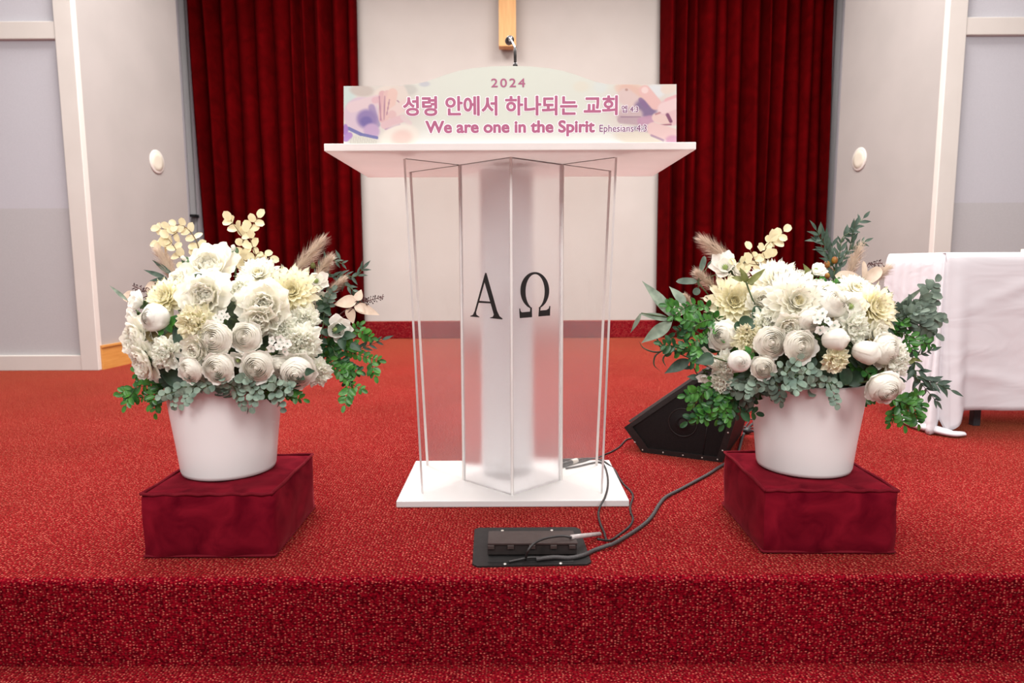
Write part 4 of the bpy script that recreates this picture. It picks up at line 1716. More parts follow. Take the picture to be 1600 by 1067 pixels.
# handle cup
hc = on(1067, 660)
Rm = Matrix((e1, Vector((0, 0, 1)), nf)).transposed().to_4x4()
mb = MB(); mb.lathe([(0.0505, 0.0004), (0.0505, 0.003), (0.0545, 0.003), (0.0545, 0.0004)], 40)
o = mb.build('cup_ring', M_SPKEDGE, SP); o.matrix_local = Matrix.Translation(hc) @ Rm
mb = MB(); mb.lathe([(0.0, 0.0008), (0.016, 0.0012), (0.0175, 0.007), (0.022, 0.004), (0.036, 0.0025), (0.05, 0.0006)], 36)
o = mb.build('pole_cup', M_SPK, SP); o.matrix_local = Matrix.Translation(hc) @ Rm
mb = MB(); mb.lathe([(0, 0.0016), (0.0155, 0.0020)], 30)
o = mb.build('cup_socket', M_BLACK, SP); o.matrix_local = Matrix.Translation(hc) @ Rm
mb = MB(); mb.tube([on(1107, 652, .003), on(1098, 712, .003)], 0.0012, 6); mb.tube([on(1098, 712, .003), on(1012, 702, .003)], 0.0016, 6)
mb.build('panel_seam', M_SPKEDGE, SP)
for (u, v) in ((992, 691), (1004, 703), (1036, 707), (1067, 711.5), (1097, 715), (1121, 718), (1129, 704), (1137.5, 676)):
    c = on(u, v, .0078)
    mb = MB(); mb.lathe([(0.0032, 0), (0.0028, 0.0016), (0, 0.002)], 12)
    o = mb.build('screw', M_SCREW, SP); o.matrix_local = Matrix.Translation(c) @ Rm

# ------------------------------------------------------------------ table and cloth
TX0, TX1, TY0, TY1, TZ = 1.81, 3.30, 2.80, 3.20, 0.752
T = empty('folding_table', ((TX0 + TX1) / 2, (TY0 + TY1) / 2, 0), 'long table on dark legs hidden under the white tablecloth', 'table')
inv = Matrix.Translation((-(TX0 + TX1) / 2, -(TY0 + TY1) / 2, 0))
mb = MB(); mb.box(TX0, TX1, TY0, TY1, TZ - 0.03, TZ)
o = bevel(mb.build('tabletop', M_TTOP, T, smooth=False), 0.005); o.matrix_parent_inverse = inv
for x in (TX0 + 0.24, TX1 - 0.24):
    for y in (TY0 + 0.09, TY1 - 0.09):
        mb = MB(); mb.box(x - 0.016, x + 0.016, y - 0.016, y + 0.016, 0, TZ - 0.03)
        o = bevel(mb.build('leg', M_TLEG, T, smooth=False), 0.003); o.matrix_parent_inverse = inv
    mb = MB(); mb.tube([(x, TY0 + 0.09, 0.3), (x, TY1 - 0.09, 0.3)], 0.01, 8)
    o = mb.build('leg_brace', M_TLEG, T); o.matrix_parent_inverse = inv


def cloth():
    g = random.Random(3)
    z0 = TZ + 0.004
    # path round left side then front: (x, y, outward normal, bottom z, flare)
    path = []
    NL, NC, NF = 36, 12, 130
    for i in range(NL):
        t = i / NL
        path.append((TX0 - .006, TY1 + .006 - (TY1 - TY0) * t, (-1, 0), 0.110 - 0.02 * t, 0.012 + 0.02 * t * t, ('l', t)))
    for i in range(NC):
        a = PI + PI / 2 * i / NC
        w = math.sin(PI * i / NC)
        path.append((TX0, TY0, (math.cos(a), math.sin(a)), 0.004 + (0.09 - 0.004) * (1 - w) ** 1.5, 0.026 + 0.05 * w, ('c', i / NC)))
    for i in range(NF + 1):
        t = i / NF
        path.append((TX0 + (TX1 - TX0) * t, TY0 - .006, (0, -1), 0.095 - .012 * t - .089 * max(0, 1 - t / .055) ** .6, 0.018 + .045 * max(0, 1 - t / .07), ('f', t)))
    NR = 34
    rows = [[(x - n[0] * .03, y - n[1] * .03, z0 + .0012) for (x, y, n, zb, fl, kt) in path], [(x - n[0] * .004, y - n[1] * .004, z0 + .0012) for (x, y, n, zb, fl, kt) in path]]
    for j in range(NR + 1):
        s = j / NR
        row = []
        for (x, y, n, zb, fl, (k, t)) in path:
            z = z0 + (zb - z0) * s
            rnd = 0.012 * min(1, s * 14) ** 0.5
            off = rnd + fl * s ** 1.3
            if k == 'f':
                off += 0.010 * s * math.sin(16 * t + 2.2 * s) + 0.006 * s * math.sin(41 * t - 7 * s + 1)
                for (t0, s0, sl, am, wd) in ((.20, .22, -.9, .006, .03), (.32, .40, .6, .007, .035), (.12, .78, .35, .007, .03), (.42, .7, -.5, .006, .03), (.08, .62, -.2, .004, .02), (.30, .86, .15, .006, .03)):
                    dline = (s - s0) - sl * (t - t0)
                    near = math.exp(-((t - t0) / .10) ** 2)
                    off += am * near * math.exp(-(dline / wd) ** 2)
                off += 0.004 * math.exp(-((s - .345) / .012) ** 2) * (1 if t > .06 else 0)
                # soft pleats next to the corner
                off += 0.022 * s ** .8 * math.exp(-((t - .035) / .022) ** 2)
                off -= 0.010 * s ** .8 * math.exp(-((t - .012) / .010) ** 2)
            elif k == 'l':
                off += 0.009 * s ** .6 * math.sin(34 * t) + 0.004 * s * math.sin(61 * t + 1)
            else:
                off += 0.02 * s * math.sin(2 * PI * t * 2 + .6)
            row.append((x + n[0] * off, y + n[1] * off, z))
        rows.append(row)
    mb = MB()
    mb.grid(rows)
    # top
    mb.grid([[(TX0 - .006 + (TX1 - TX0 + .006) * i / 20, TY0 - .006 + (TY1 - TY0 + .012) * j / 8, z0 + 0.0004) for i in range(21)] for j in range(9)])
    o = mb.build('tablecloth', M_CLOTH)
    md = o.modifiers.new('thick', 'SOLIDIFY'); md.thickness = 0.003; md.offset = 0
    tag(o, 'white creased tablecloth draped over the table at the right edge', 'tablecloth')
    # the corner that trails on the carpet, rolled over
    tp = [atz(1407, 657, 0.012), atz(1430, 664, 0.02), atz(1462, 672, 0.02), atz(1490, 678, 0.016), atz(1508, 676, 0.016)]
    sp = spline(tp, 8)
    mb = MB()
    rr = []
    N = len(sp)
    up = [0.06, 0.05, 0.035, 0.02, 0.01]
    for i, p in enumerate(sp):
        t = i / (N - 1)
        d = (sp[min(i + 1, N - 1)] - sp[max(i - 1, 0)]).normalized()
        n = Vector((-d.y, d.x, 0))
        w = 0.055 * (math.sin(PI * (.24 + .40 * t)) if 0.02 < t < .98 else .45)
        row = []
        for k in range(15):
            a = 2 * PI * k / 14
            hgt = 0.013 + 0.006 * math.sin(3 * t + 1)
            row.append(Vector((p.x, p.y, 0)) + n * (w * (math.cos(a) * .5 + .25)) + Vector((0, 0, hgt + hgt * .98 * math.sin(a) + .002)))
        rr.append(row)
    mb.grid(rr)
    mb.add(rr[0], [tuple(range(15))])
    mb.add(rr[-1], [tuple(range(14, -1, -1))])
    c = mb.build('trailing_corner', M_CLOTH, o)


cloth()
p = aty(1590, 397, 2.95)
r = empty('table_runner', (2.42, 2.97, TZ + 0.005), 'pale yellow folded cloth just showing on the covered table top', 'cloth')
mb = MB(); mb.box(-.13, .16, -.05, .05, 0, 0.018)
bevel(mb.build('folded_cloth', M_CREAM, r, smooth=False), 0.0015)

# ------------------------------------------------------------------ floor box
c4 = [atz(741.5, 826.5), atz(905, 825.5), atz(925, 883.5), atz(738, 887)]
fc = sum(c4, Vector()) / 4
FB = empty('floor_box', fc, 'black metal floor outlet box with raised lid in front of the lectern', 'floor box')
FBI = Matrix.Translation(-fc)
mb = MB()
ring = []
for i in range(4):
    p, a, b = c4[i], c4[i - 1], c4[(i + 1) % 4]
    k = 0.012
    ring += [p + (a - p).normalized() * k, p + (b - p).normalized() * k]
mb.prism([Vector((p.x, p.y, 0.0)) for p in ring], (0, 0, 0.004))
o = bevel(mb.build('mounting_plate', M_METALB, FB, smooth=False), 0.001); o.matrix_parent_inverse = FBI
xl_, xr_ = aty(763, 850, 1.62).x, aty(898, 850, 1.62).x
yf, yb = atz(830, 868, 0.006).y, atz(830, 838, 0.034).y
mb = MB()
mb.prism([(xl_, yf, 0.008), (xl_, yf + 0.004, 0.034), (xl_, yb, 0.040), (xl_, yb + 0.01, 0.008)], (xr_ - xl_, 0, 0))
o = bevel(mb.build('lid_body', M_LID, FB, smooth=False), 0.0015); o.matrix_parent_inverse = FBI
mb = MB(); mb.prism([(xl_ + .001, yf - .001, 0.0345), (xr_ + .002, yf - .001, 0.0345), (xr_ - .004, yb + .008, 0.0415), (xl_ + .001, yb + .008, 0.0415)], (0, 0, 0.0035))
o = bevel(mb.build('lid_top', M_LIDTOP, FB, smooth=False), 0.001); o.matrix_parent_inverse = FBI
for k, t in enumerate((0.04, 0.26, 0.50, 0.74, 0.95)):
    x = xl_ + (xr_ - xl_) * t
    mb = MB(); mb.box(x - .008, x + .008, yf - 0.004, yf + 0.002, 0.024, 0.0335)
    o = bevel(mb.build('lid_tab', M_LIDTOP, FB, smooth=False), 0.001); o.matrix_parent_inverse = FBI
mb = MB(); mb.box(xl_ + .001, xr_ - .01, yf - 0.034, yf + .01, 0.0, 0.0052)
o = mb.build('outlet_well', M_BLACK, FB, smooth=False); o.matrix_parent_inverse = FBI
for hx0, hx1 in ((xl_ + .01, xl_ + .03), (xr_ - .03, xr_ - .01)):
    mb = MB(); mb.box(hx0, hx1, yb + .008, yb + .016, 0.004, 0.043)
    o = mb.build('lid_hinge', M_BLACK, FB, smooth=False); o.matrix_parent_inverse = FBI
for (u, v) in ((785, 829), (862, 828.5), (789, 881), (876, 880)):
    c = atz(u, v, .004)
    mb = MB(); mb.lathe([(0.0042, 0), (0.0036, 0.0016), (0, 0.0019)], 14, (c.x, c.y, .0038))
    o = mb.build('screw', M_SCREW, FB); o.matrix_parent_inverse = FBI


# ------------------------------------------------------------------ cables and plugs
def cable(name, pts, r, mat, label, n=10):
    """pts: (u, v, z) lying on the surface at height z"""
    q = [atz(u, v, z) for u, v, z in pts]
    c = q[0].copy()
    mb = MB(); mb.tube([x - c for x in spline(q, 10)], r, n)
    o = mb.build(name, mat, loc=c)
    return tag(o, label, 'cable', 'cables around the lectern')


rc, rt = 0.0031, 0.0052
cable('cable', [(893, 724, .024), (915, 719, .024), (938, 713.5, .012), (945, 710, rc), (955, 706, rc), (968, 698, rc), (979, 687, rc), (992, 684, rc)], rc, M_CABLE, 'thin black cable from the lectern base to the floor monitor speaker')
cable('cable', [(884, 731.5, .0235), (900, 729, .0235), (922, 724, .0235), (936, 722, .0235), (944, 727, .0235), (949, 742, .0235), (949.5, 760, .0235), (945, 777, .0235), (938, 791, .018), (935, 803, rc), (938, 818, rc), (944, 832, rc), (947, 843, .006)], rc, M_CABLE, 'black cable crossing the white base near its corner, the inner of two')
cable('cable', [(882, 722, .0235), (905, 717.5, .0235), (925, 716, .0235), (940, 719, .0235), (950, 725, .022), (961, 735, .014), (967, 746, .006), (975, 757, rc), (985, 767, rc), (989, 776, rc), (985, 790, rc), (985.5, 800, rc), (989, 811, rc), (983, 823, rc), (968, 835, rc), (956, 843, .005), (948, 844.5, .010), (941, 843.5, .016), (934, 842.2, .021)], rc, M_CABLE, 'black cable bending outside the lectern base corner, the outer of two')
cable('thick_cable', [(1186, 655, rt), (1172, 665, rt), (1162, 678, rt), (1156, 698, rt), (1150, 716, rt), (1128, 727, rt), (1108, 740, rt), (1088, 751, rt), (1062, 765, rt), (1041, 776, rt), (1030, 788, rt), (1021, 803, rt), (1011, 815, rt), (994, 828, rt), (975, 840, rt), (957, 850, rt + .006), (950, 852, rt + .006), (930, 859, rt), (912, 867, rt + .004), (890, 871.5, rt + .004), (868, 870.5, .012), (850, 872, .012), (838, 874, .010)], rt, M_THICK, 'thick grey-black braided cable snaking from behind the right block to the floor box')
# short tails at the floor box
cable('cable', [(893, 839.5, .046), (880, 837.5, .050), (862, 839, .052), (845, 843.5, .052), (832, 851, .048), (824, 862, .034), (821, 874, .006)], .0030, M_CABLE, 'short black cable arching over the floor box lid')
cable('cable', [(850, 871, .010), (828, 871, .012), (812, 874, .010), (795, 877.5, .008)], .0030, M_CABLE, 'short black cable end lying in the open well of the floor box')
mb = MB()
s0, s1 = atz(893, 839, .046), atz(937, 842, .012)
s1 = aty(937, 842.5, 1.69)
s1.z = max(s1.z, .009)
mb.tube([Vector((0, 0, 0)), (s1 - s0) * .5, s1 - s0], .0058, 14)
o = mb.build('cable_sleeve', M_SLEEVE, loc=s0)
tag(o, 'pale translucent plastic sleeve round the cable at the floor box', 'cable sleeve')
mb = MB()
o = None
for (u0, v0, u1, v1, rad, lab, grp) in ((876, 727, 893, 722, .0085, 'grey cable connector with a white band on the lectern base', 1), (878, 717, 903, 713, .006, 'slim dark connector behind the white-banded one on the base', 2)):
    a, b = atz(u0, v0, .020 + rad), atz(u1, v1, .020 + rad)
    a.y = min(a.y, 2.30); b.y = min(b.y, 2.305)
    d = (b - a)
    r = empty('cable_connector', a - Vector((0, 0, rad)), lab, 'connector')
    z = Vector((0, 0, rad))
    mb = MB(); mb.tube([z, z + d], rad, 16); mb.build('connector_body', M_SPKEDGE, r)
    if grp == 1:
        mb = MB(); mb.tube([z + d, z + d * 1.5], rad * 1.06, 16); mb.build('white_band', M_LABEL, r)
        mb = MB(); mb.tube([z + d * 1.5, z + d * 2.2], [rad, rad * .35], 16); mb.build('strain_relief', M_SPKEDGE, r)
    else:
        mb = MB(); mb.tube([z + d, z + d * 1.4], [rad, rad * .4], 14); mb.build('strain_relief', M_CABLE, r)
# cable tangle and plug behind the right pot
cable('cable', [(1200, 658, .02), (1186, 657, .02), (1172, 655, .02), (1160, 658, .015), (1164, 668, .008), (1178, 668, .008), (1190, 664, .01)], .0032, M_CABLE, 'looped black cable between the speaker and the right flower pot')
cable('cable', [(1166, 640, .05), (1170, 648, .04), (1170, 658, .025), (1164, 668, .01)], .0034, M_CABLE, 'black cable end standing up beside the right flower pot')
a = atz(1168, 674, .012)
r = empty('power_plug', Vector((a.x, a.y, 0)), 'black power plug on the carpet between speaker and right pot', 'plug')
mb = MB(); mb.tube([(-.018, 0, .014), (.0, 0, .014), (.02, .004, .013)], [.010, .014, .007], 14); mb.build('plug_body', M_CABLE, r)
mb = MB(); mb.tube([(.02, .004, .013), (.04, .012, .008)], [.006, .004], 10); mb.build('strain_relief', M_CABLE, r)

# ------------------------------------------------------------------ the left arrangement
LF = [
    ('peony', 327, 419, 46, 'huge white peony at the crown of the left bouquet', (-.1, .85)),
    ('peony', 322, 462, 44, 'full white peony directly below the crown peony, left pot', (-.05, .25)),
    ('cream_dahlia', 260, 465, 32, 'cream dahlia at upper left, above the round bud, left pot', (-.35, .45)),
    ('peony_bud', 247, 496, 20, 'round closed white bud on the left flank of the left bouquet', (-.3, .1)),
    ('magnolia', 219, 474, 21, 'white magnolia at the far upper left of the left bouquet', (-.7, .4)),
    ('magnolia', 212, 494, 17, 'small white magnolia low beside the round bud, left pot', (-.9, -.1)),
    ('open_peony', 211, 530, 40, 'big ruffled white peony facing left at the edge of the left bouquet', (-.85, .1)),
    ('open_peony', 222, 566, 34, 'drooping white peony at the lower left edge of the left bouquet', (-.8, -.35)),
    ('carnation', 257, 551, 25, 'greenish white carnation low on the left, above dark leaves, left pot', (-.2, .0)),
    ('ranunculus', 336, 530, 27, 'largest open ranunculus, left one of the middle pair, left pot', (-.03, .12)),
    ('ranunculus', 384, 527, 23, 'open ranunculus, right one of the middle pair, left pot', (.05, .2)),
    ('ranunculus', 297, 579, 20, 'ranunculus at the rim, leftmost of the bottom three, left pot', (-.25, -.15)),
    ('ranunculus', 341, 576, 24, 'ranunculus at the rim, middle of the bottom three, left pot', (0, -.1)),
    ('ranunculus', 402, 573, 24, 'ranunculus at the rim, rightmost of the bottom three, left pot', (.1, -.05)),
    ('cream_carnation', 302, 505, 31, 'pale yellow carnation under the second peony, left pot', (-.15, .2)),
    ('peony', 306, 546, 26, 'white peony half hidden beneath the largest ranunculus, left pot', (-.3, -.1), .01),
    ('peony', 413, 475, 42, 'full white peony in the middle right of the left bouquet', (.12, .2)),
    ('peony', 405, 500, 28, 'low white petals spilling under the middle right peony, left pot', (.1, -.35), .01),
    ('cream_dahlia', 456, 455, 38, 'cream dahlia with yellow heart at upper right, left pot', (.25, .4)),
    ('dahlia', 404, 429, 30, 'white dahlia facing up beside the crown peony, left pot', (.1, .9)),
    ('magnolia', 494, 440, 20, 'white magnolia behind the cream dahlia, under the pampas, left pot', (.4, .5)),
    ('magnolia', 524, 515, 25, 'open white magnolia set apart on the right among dark leaves, left pot', (.35, .05)),
    ('carnation', 471, 536, 31, 'greenish white carnation on the right face of the left bouquet', (.3, .05)),
    ('carnation', 476, 500, 24, 'pale green carnation under the right dahlia, left pot', (.35, .3), .01),
    ('rose', 464, 580, 26, 'white rose hanging low on the right of the left bouquet', (.2, -.2)),
    ('carnation', 497, 583, 22, 'white carnation at the lowest right end of the left bouquet', (.55, -.2)),
    ('star_floret', 437, 541, 16, 'cluster of small white star florets right of the ranunculus, left pot', (.1, .1), -.02),
    ('rose', 434, 572, 17, 'small rose tucked behind the rightmost rim ranunculus, left pot', (.4, -.1), .02),
    ('carnation', 377, 452, 24, 'small white carnation between the two large peonies, left pot', (.05, .5), .015),
    ('star_floret', 347, 500, 13, 'pale sage star florets above the largest ranunculus, left pot', (0, .3), -.005),
    ('magnolia', 373, 562, 18, 'white magnolia petals between two rim ranunculi, left pot', (.1, -.3), .02),
    ('carnation', 505, 470, 16, 'little white carnation at the right end under the magnolia, left pot', (.6, .2)),
    ('flower_bud', 366, 391, 11, 'green and white bud rising above the crown peony, left pot', (0, 1.6), .03),
    ('flower_bud', 290, 407, 11, 'green bud at the upper left shoulder of the crown peony, left pot', (-.4, 1.0), .02),
    ('peony', 280, 440, 24, 'white peony petals left of the crown peony, left pot', (-.4, .5), .02),
    ('carnation', 440, 510, 22, 'soft white carnation in the hollow right of the middle peony, left pot', (.2, .1), .015),
]
for a in LF:
    flower('L', a[0], a[1], a[2], a[3], a[4], a[5] if len(a) > 5 else None, a[6] if len(a) > 6 else 0.0)

# ------------------------------------------------------------------ the right arrangement
RFL = [
    ('cream_dahlia', 1147, 471, 40, 'large cream dahlia on the upper left of the right bouquet', (-.15, .3), 0, ),
    ('dahlia', 1215, 443, 42, 'white dahlia at the crown of the right bouquet, facing up', (-.05, .85)),
    ('magnolia', 1133, 420, 24, 'white magnolia at the top left beneath the pampas, right pot', (-.3, .7), .02),
    ('magnolia', 1152, 424, 18, 'pale magnolia behind the top left magnolia, right pot', (.3, .8), .04),
    ('dahlia', 1244, 472, 48, 'largest white dahlia in the centre of the right bouquet', (.0, .35)),
    ('magnolia', 1273, 424, 17, 'small white magnolia by a moss green leaf at the crown, right pot', (.2, 1.0), .03),
    ('cream_dahlia', 1366, 482, 38, 'pale yellow dahlia at the right end of the right bouquet', (.4, .3)),
    ('dahlia', 1337, 453, 28, 'white dahlia facing up at the upper right, right pot', (.1, .9)),
    ('rose', 1300, 475, 25, 'white rose right of the largest dahlia, right pot', (.1, .5)),
    ('magnolia', 1326, 480, 25, 'white magnolia between the rose and the yellow dahlia, right pot', (.1, .3)),
    ('star_floret', 1289, 503, 19, 'cluster of white star florets below the rose, right pot', (.1, .1), -.02),
    ('carnation', 1336, 511, 27, 'greenish white carnation above the pointed rosebud, right pot', (.1, .15)),
    ('rose', 1263, 500, 18, 'small rose under the largest dahlia, right pot', (0, -.1), 0.0),
    ('peony', 1371, 521, 22, 'white peony right of the carnation, right pot', (.5, .1), .01),
    ('rose', 1380, 546, 25, 'white rose right of the pointed rosebud, right pot', (.4, -.05)),
    ('ranunculus', 1250, 541, 25, 'open ranunculus in the middle of the right bouquet', (0, .1)),
    ('rosebud', 1297, 531, 22, 'pointed rosebud right of the middle ranunculus, right pot', (.75, .1, -.6)),
    ('rosebud', 1345, 548, 23, 'pointed rosebud leaning right above the green leaves, right pot', (.85, -.25, -.6)),
    ('cream_carnation', 1307, 562, 21, 'pale yellow carnation above the rim leaves, right pot', (.1, -.1)),
    ('carnation', 1402, 562, 29, 'white carnation on the right flank of the right bouquet', (.7, -.05)),
    ('rose', 1381, 605, 25, 'white rose drooping past the rim on the right, right pot', (-.1, -.35), -.05),
    ('ranunculus', 1204, 535, 25, 'ranunculus left of the middle one, right pot', (-.05, .1)),
    ('cream_carnation', 1170, 527, 25, 'cream carnation beside the left ranunculus, right pot', (-.2, .15)),
    ('rose', 1131, 525, 22, 'white rose on the left flank below the cream dahlia, right pot', (-.6, .2)),
    ('peony_bud', 1154, 564, 16, 'round closed white bud on the left of the right bouquet', (-.15, .1), -.02),
    ('ranunculus', 1192, 575, 18, 'ranunculus at the rim on the left, right pot', (-.2, -.05)),
    ('carnation', 1131, 570, 21, 'cream white carnation left of the round bud, right pot', (-.6, -.05)),
    ('carnation', 1127, 600, 18, 'white carnation hanging lowest on the left, right pot', (-.5, -.3)),
    ('magnolia', 1101, 560, 18, 'white magnolia with a dark leaf at the far left, right pot', (-.7, .1)),
    ('carnation', 1199, 503, 25, 'soft white carnation under the crown, right pot', (-.1, .3), .01),
    ('magnolia', 1066, 484, 14, 'small cream magnolia among the boxwood at far left, right pot', (-.5, .5)),
    ('peony', 1232, 507, 22, 'white petals falling below the largest dahlia, right pot', (-.1, -.5), .0),
    ('peony', 1189, 470, 24, 'white peony between the two upper left dahlias, right pot', (-.1, .3), .025),
    ('carnation', 1290, 455, 22, 'white carnation behind the rose near the crown, right pot', (.1, .8), .03),
    ('magnolia', 1101, 587, 12, 'narrow white petals drooping over the speaker, right pot', (-.4, -.9)),
    ('star_floret', 1394, 590, 14, 'white star florets above the drooping rose, right pot', (.5, -.1), -.01),
]
for a in RFL:
    flower('R', a[0], a[1], a[2], a[3], a[4], a[5] if len(a) > 5 else None, a[6] if len(a) > 6 else 0.0)

# ------------------------------------------------------------------ left foliage
spray('L', 'silver_dollar', [(318, 425, .10), (312, 395, .10), (306, 375, .10), (294, 358, .10), (280, 351, .10), (262, 357, .10), (250, 357, .10)], 'cream silver dollar spray arching left above the left bouquet', 1, 1.12, 1, .3)
spray('L', 'silver_dollar', [(292, 425, .09), (280, 400, .09), (272, 385, .09), (262, 372, .09)], 'short cream silver dollar spray between pampas and green bud, left pot', 2, 1.2, 1, .35)
spray('L', 'silver_dollar', [(388, 430, .08), (381, 405, .09), (380, 375, .09), (390, 358, .09), (403, 340, .09)], 'tall cream silver dollar spray at the top centre, left pot', 3, 1.2, 1, .3)
spray('L', 'silver_dollar', [(390, 430, .06), (396, 408, .06), (405, 395, .06), (422, 402, .06)], 'small cream silver dollar sprig behind the white dahlia, left pot', 4, 1.1, 1, .3)
pampas('L', 452, 435, 508, 370, 17, .09, 'tall beige pampas plume at the upper right, left pot', 1)
pampas('L', 490, 440, 520, 398, 15, .06, 'shorter beige pampas plume leaning right, left pot', 2)
pampas('L', 508, 462, 541, 432, 10, .05, 'lowest small beige pampas plume on the right, left pot', 3)
pampas('L', 278, 445, 243, 385, 17, .08, 'wispy beige pampas plume at upper left, left pot', 4)
pampas('L', 268, 440, 258, 395, 13, .10, 'faint pampas plume behind the cream leaves, left pot', 5)
big_leaves('L', 'olive_spray', M_OLIVE, [(262, 436, .06, 222, 419, .07, 4), (262, 436, .06, 232, 437, .06, 3.5), (262, 440, .06, 238, 442, .06, 3.5), (264, 442, .06, 243, 448, .05, 4), (270, 430, .06, 236, 404, .07, 4)], 'dark narrow leaves poking out under the left pampas, left pot')
big_leaves('L', 'lance_leaf_spray', M_BAMB, [(200, 470, .04, 170, 445, .04, 3)], 'single pale green blade pointing to the upper left, left pot')
big_leaves('L', 'tan_leaf_spray', M_TAN, [(214, 470, .06, 193, 458, .06, 10), (252, 452, .06, 226, 447, .06, 11)], 'two dusty pink round leaves at the far upper left, left pot', smat=M_STEMR, shape='ell')
berry_sprig('L', [(240, 463, .05), (225, 455, .05), (207, 446, .05)], 'dark red berry sprig over the dusty pink leaves, left pot', 1)
spray('L', 'olive', [(500, 445, .07), (520, 432, .08), (538, 430, .08), (556, 432, .08), (567, 420, .08)], 'olive sprig reaching right beside the curtain edge, left pot', 5, .95, 0, .45)
spray('L', 'olive', [(500, 420, .10), (515, 405, .10), (535, 412, .10), (532, 405, .10)], 'olive sprig behind the shorter pampas plume, left pot', 6, .9, 0, .4, (M_OLGRN, [(489, 415, 4.5)]))
spray('L', 'olive', [(520, 452, .06), (540, 446, .06), (553, 455, .06), (557, 466, .06)], 'olive sprig bending down beside the tan leaves, left pot', 7, 1.0, 0, .4)
big_leaves('L', 'tan_leaf_spray', M_TAN, [(558, 470, .02, 521, 474, .02, 11), (558, 470, .02, 564, 452, .03, 7), (553, 478, .02, 592, 490, .02, 9), (545, 480, .02, 552, 506, .02, 8), (555, 476, .02, 570, 488, .01, 6)], 'large tan eucalyptus leaves at the right edge of the left bouquet', smat=M_STEMR, shape='ovate')
berry_sprig('L', [(555, 478, .02), (572, 471, .02), (600, 463, .02)], 'dark red berry sprig beyond the tan leaves, left pot', 2, 30)
spray('L', 'rose_leaf', [(500, 480, .02), (505, 500, .0), (503, 520, -.02), (500, 540, -.04)], 'dark leaf sprig between carnation and lone magnolia, left pot', 8, .9, 1, .2)
spray('L', 'dusty_eucalyptus', [(505, 490, .02), (512, 470, .02), (520, 455, .03)], 'dusty sage eucalyptus behind the little carnation, left pot', 9, .9, 0, .3)
spray('L', 'boxwood', [(500, 545, .0), (530, 545, -.02), (555, 552, -.03), (580, 560, -.04), (592, 563, -.04)], 'bright boxwood spray reaching far right, left pot', 10, 1.0, 2, .3)
spray('L', 'boxwood', [(500, 560, -.02), (520, 570, -.04), (535, 585, -.05), (550, 600, -.06), (564, 608, -.06)], 'bright boxwood spray hanging lowest right, left pot', 11, 1.0, 2, .3)
spray('L', 'boxwood', [(535, 545, .02), (545, 528, .02), (553, 515, .02), (562, 508, .02)], 'boxwood sprig standing beside the lone magnolia, left pot', 12, .95, 2, .25)
spray('L', 'dark_boxwood', [(505, 545, -.01), (525, 556, -.03), (545, 572, -.03), (560, 580, -.03)], 'dark boxwood spray under the lone magnolia, left pot', 13, 1.0, 2, .25)
spray('L', 'olive', [(530, 545, .03), (555, 548, .03), (575, 540, .03), (597, 531, .03)], 'grey olive sprig at the far right over the carpet, left pot', 14, 1.0, 0, .5)
spray('L', 'boxwood', [(270, 600, -.08), (245, 600, -.09), (220, 604, -.09), (186, 614, -.08)], 'bright boxwood spray hanging out at the lower left, left pot', 15, 1.0, 3, .3)
spray('L', 'boxwood', [(262, 605, -.09), (240, 612, -.09), (225, 620, -.08), (212, 624, -.08)], 'short boxwood sprig below the lower left spray, left pot', 16, .95, 2, .3)
big_leaves('L', 'leaf_sprig', M_ROSEL, [(288, 598, -.14, 250, 582, -.14, 12), (288, 600, -.14, 248, 600, -.13, 10), (290, 575, -.13, 262, 560, -.12, 11), (285, 605, -.14, 232, 632, -.11, 8), (294, 560, -.13, 275, 540, -.11, 12), (268, 590, -.12, 226, 588, -.10, 10)], 'dark green rose leaves at the lower left, left pot', shape='ovate')
big_leaves('L', 'leaf_sprig', M_ROSEL, [(290, 545, -.13, 272, 512, -.13, 14), (292, 535, -.14, 298, 552, -.14, 9)], 'dark green leaf between carnation and yellow carnation, left pot', shape='ovate')
big_leaves('L', 'leaf_sprig', M_BROWN, [(245, 530, -.14, 225, 518, -.14, 8), (262, 575, -.16, 250, 553, -.17, 6), (258, 535, -.14, 268, 515, -.14, 5)], 'bronze leaves around the left carnation, left pot', shape='ovate')
big_leaves('L', 'leaf_sprig', M_BOX, [(262, 510, -.13, 275, 492, -.13, 7), (255, 515, -.15, 247, 524, -.15, 5), (262, 508, -.14, 268, 520, -.14, 5)], 'fresh green leaf beside the round bud, left pot', shape='ovate')
big_leaves('L', 'leaf_sprig', M_OLIVE, [(305, 428, -.12, 338, 440, -.14, 3.5)], 'slender green leaf lying across the crown peony, left pot', shape='ovate')
spray('L', 'eucalyptus', [(330, 600, -.165), (315, 602, -.17), (298, 604, -.17), (282, 606, -.165), (272, 618, -.155), (272, 632, -.15)], 'sage eucalyptus trailing over the rim at far left, left pot', 17, 1.0, 2, .25)
spray('L', 'eucalyptus', [(345, 598, -.175), (330, 600, -.18), (318, 604, -.18)], 'sage eucalyptus sprig under the middle rim ranunculus, left pot', 18, 1.0, 2, .2)
spray('L', 'eucalyptus', [(350, 600, -.175), (362, 602, -.18), (374, 606, -.18)], 'sage eucalyptus sprig at the middle of the rim, left pot', 19, 1.05, 2, .2)
spray('L', 'eucalyptus', [(380, 598, -.17), (395, 606, -.18), (404, 615, -.18)], 'sage eucalyptus sprig right of the rim middle, left pot', 20, 1.05, 2, .2)
spray('L', 'eucalyptus', [(405, 600, -.165), (422, 604, -.17), (438, 608, -.165), (448, 612, -.16)], 'sage eucalyptus trailing over the rim at the right, left pot', 21, 1.0, 3, .2)
spray('L', 'boxwood', [(430, 605, -.15), (442, 612, -.15), (454, 616, -.15)], 'small boxwood sprig ending the rim at the right, left pot', 22, .9, 1, .3)
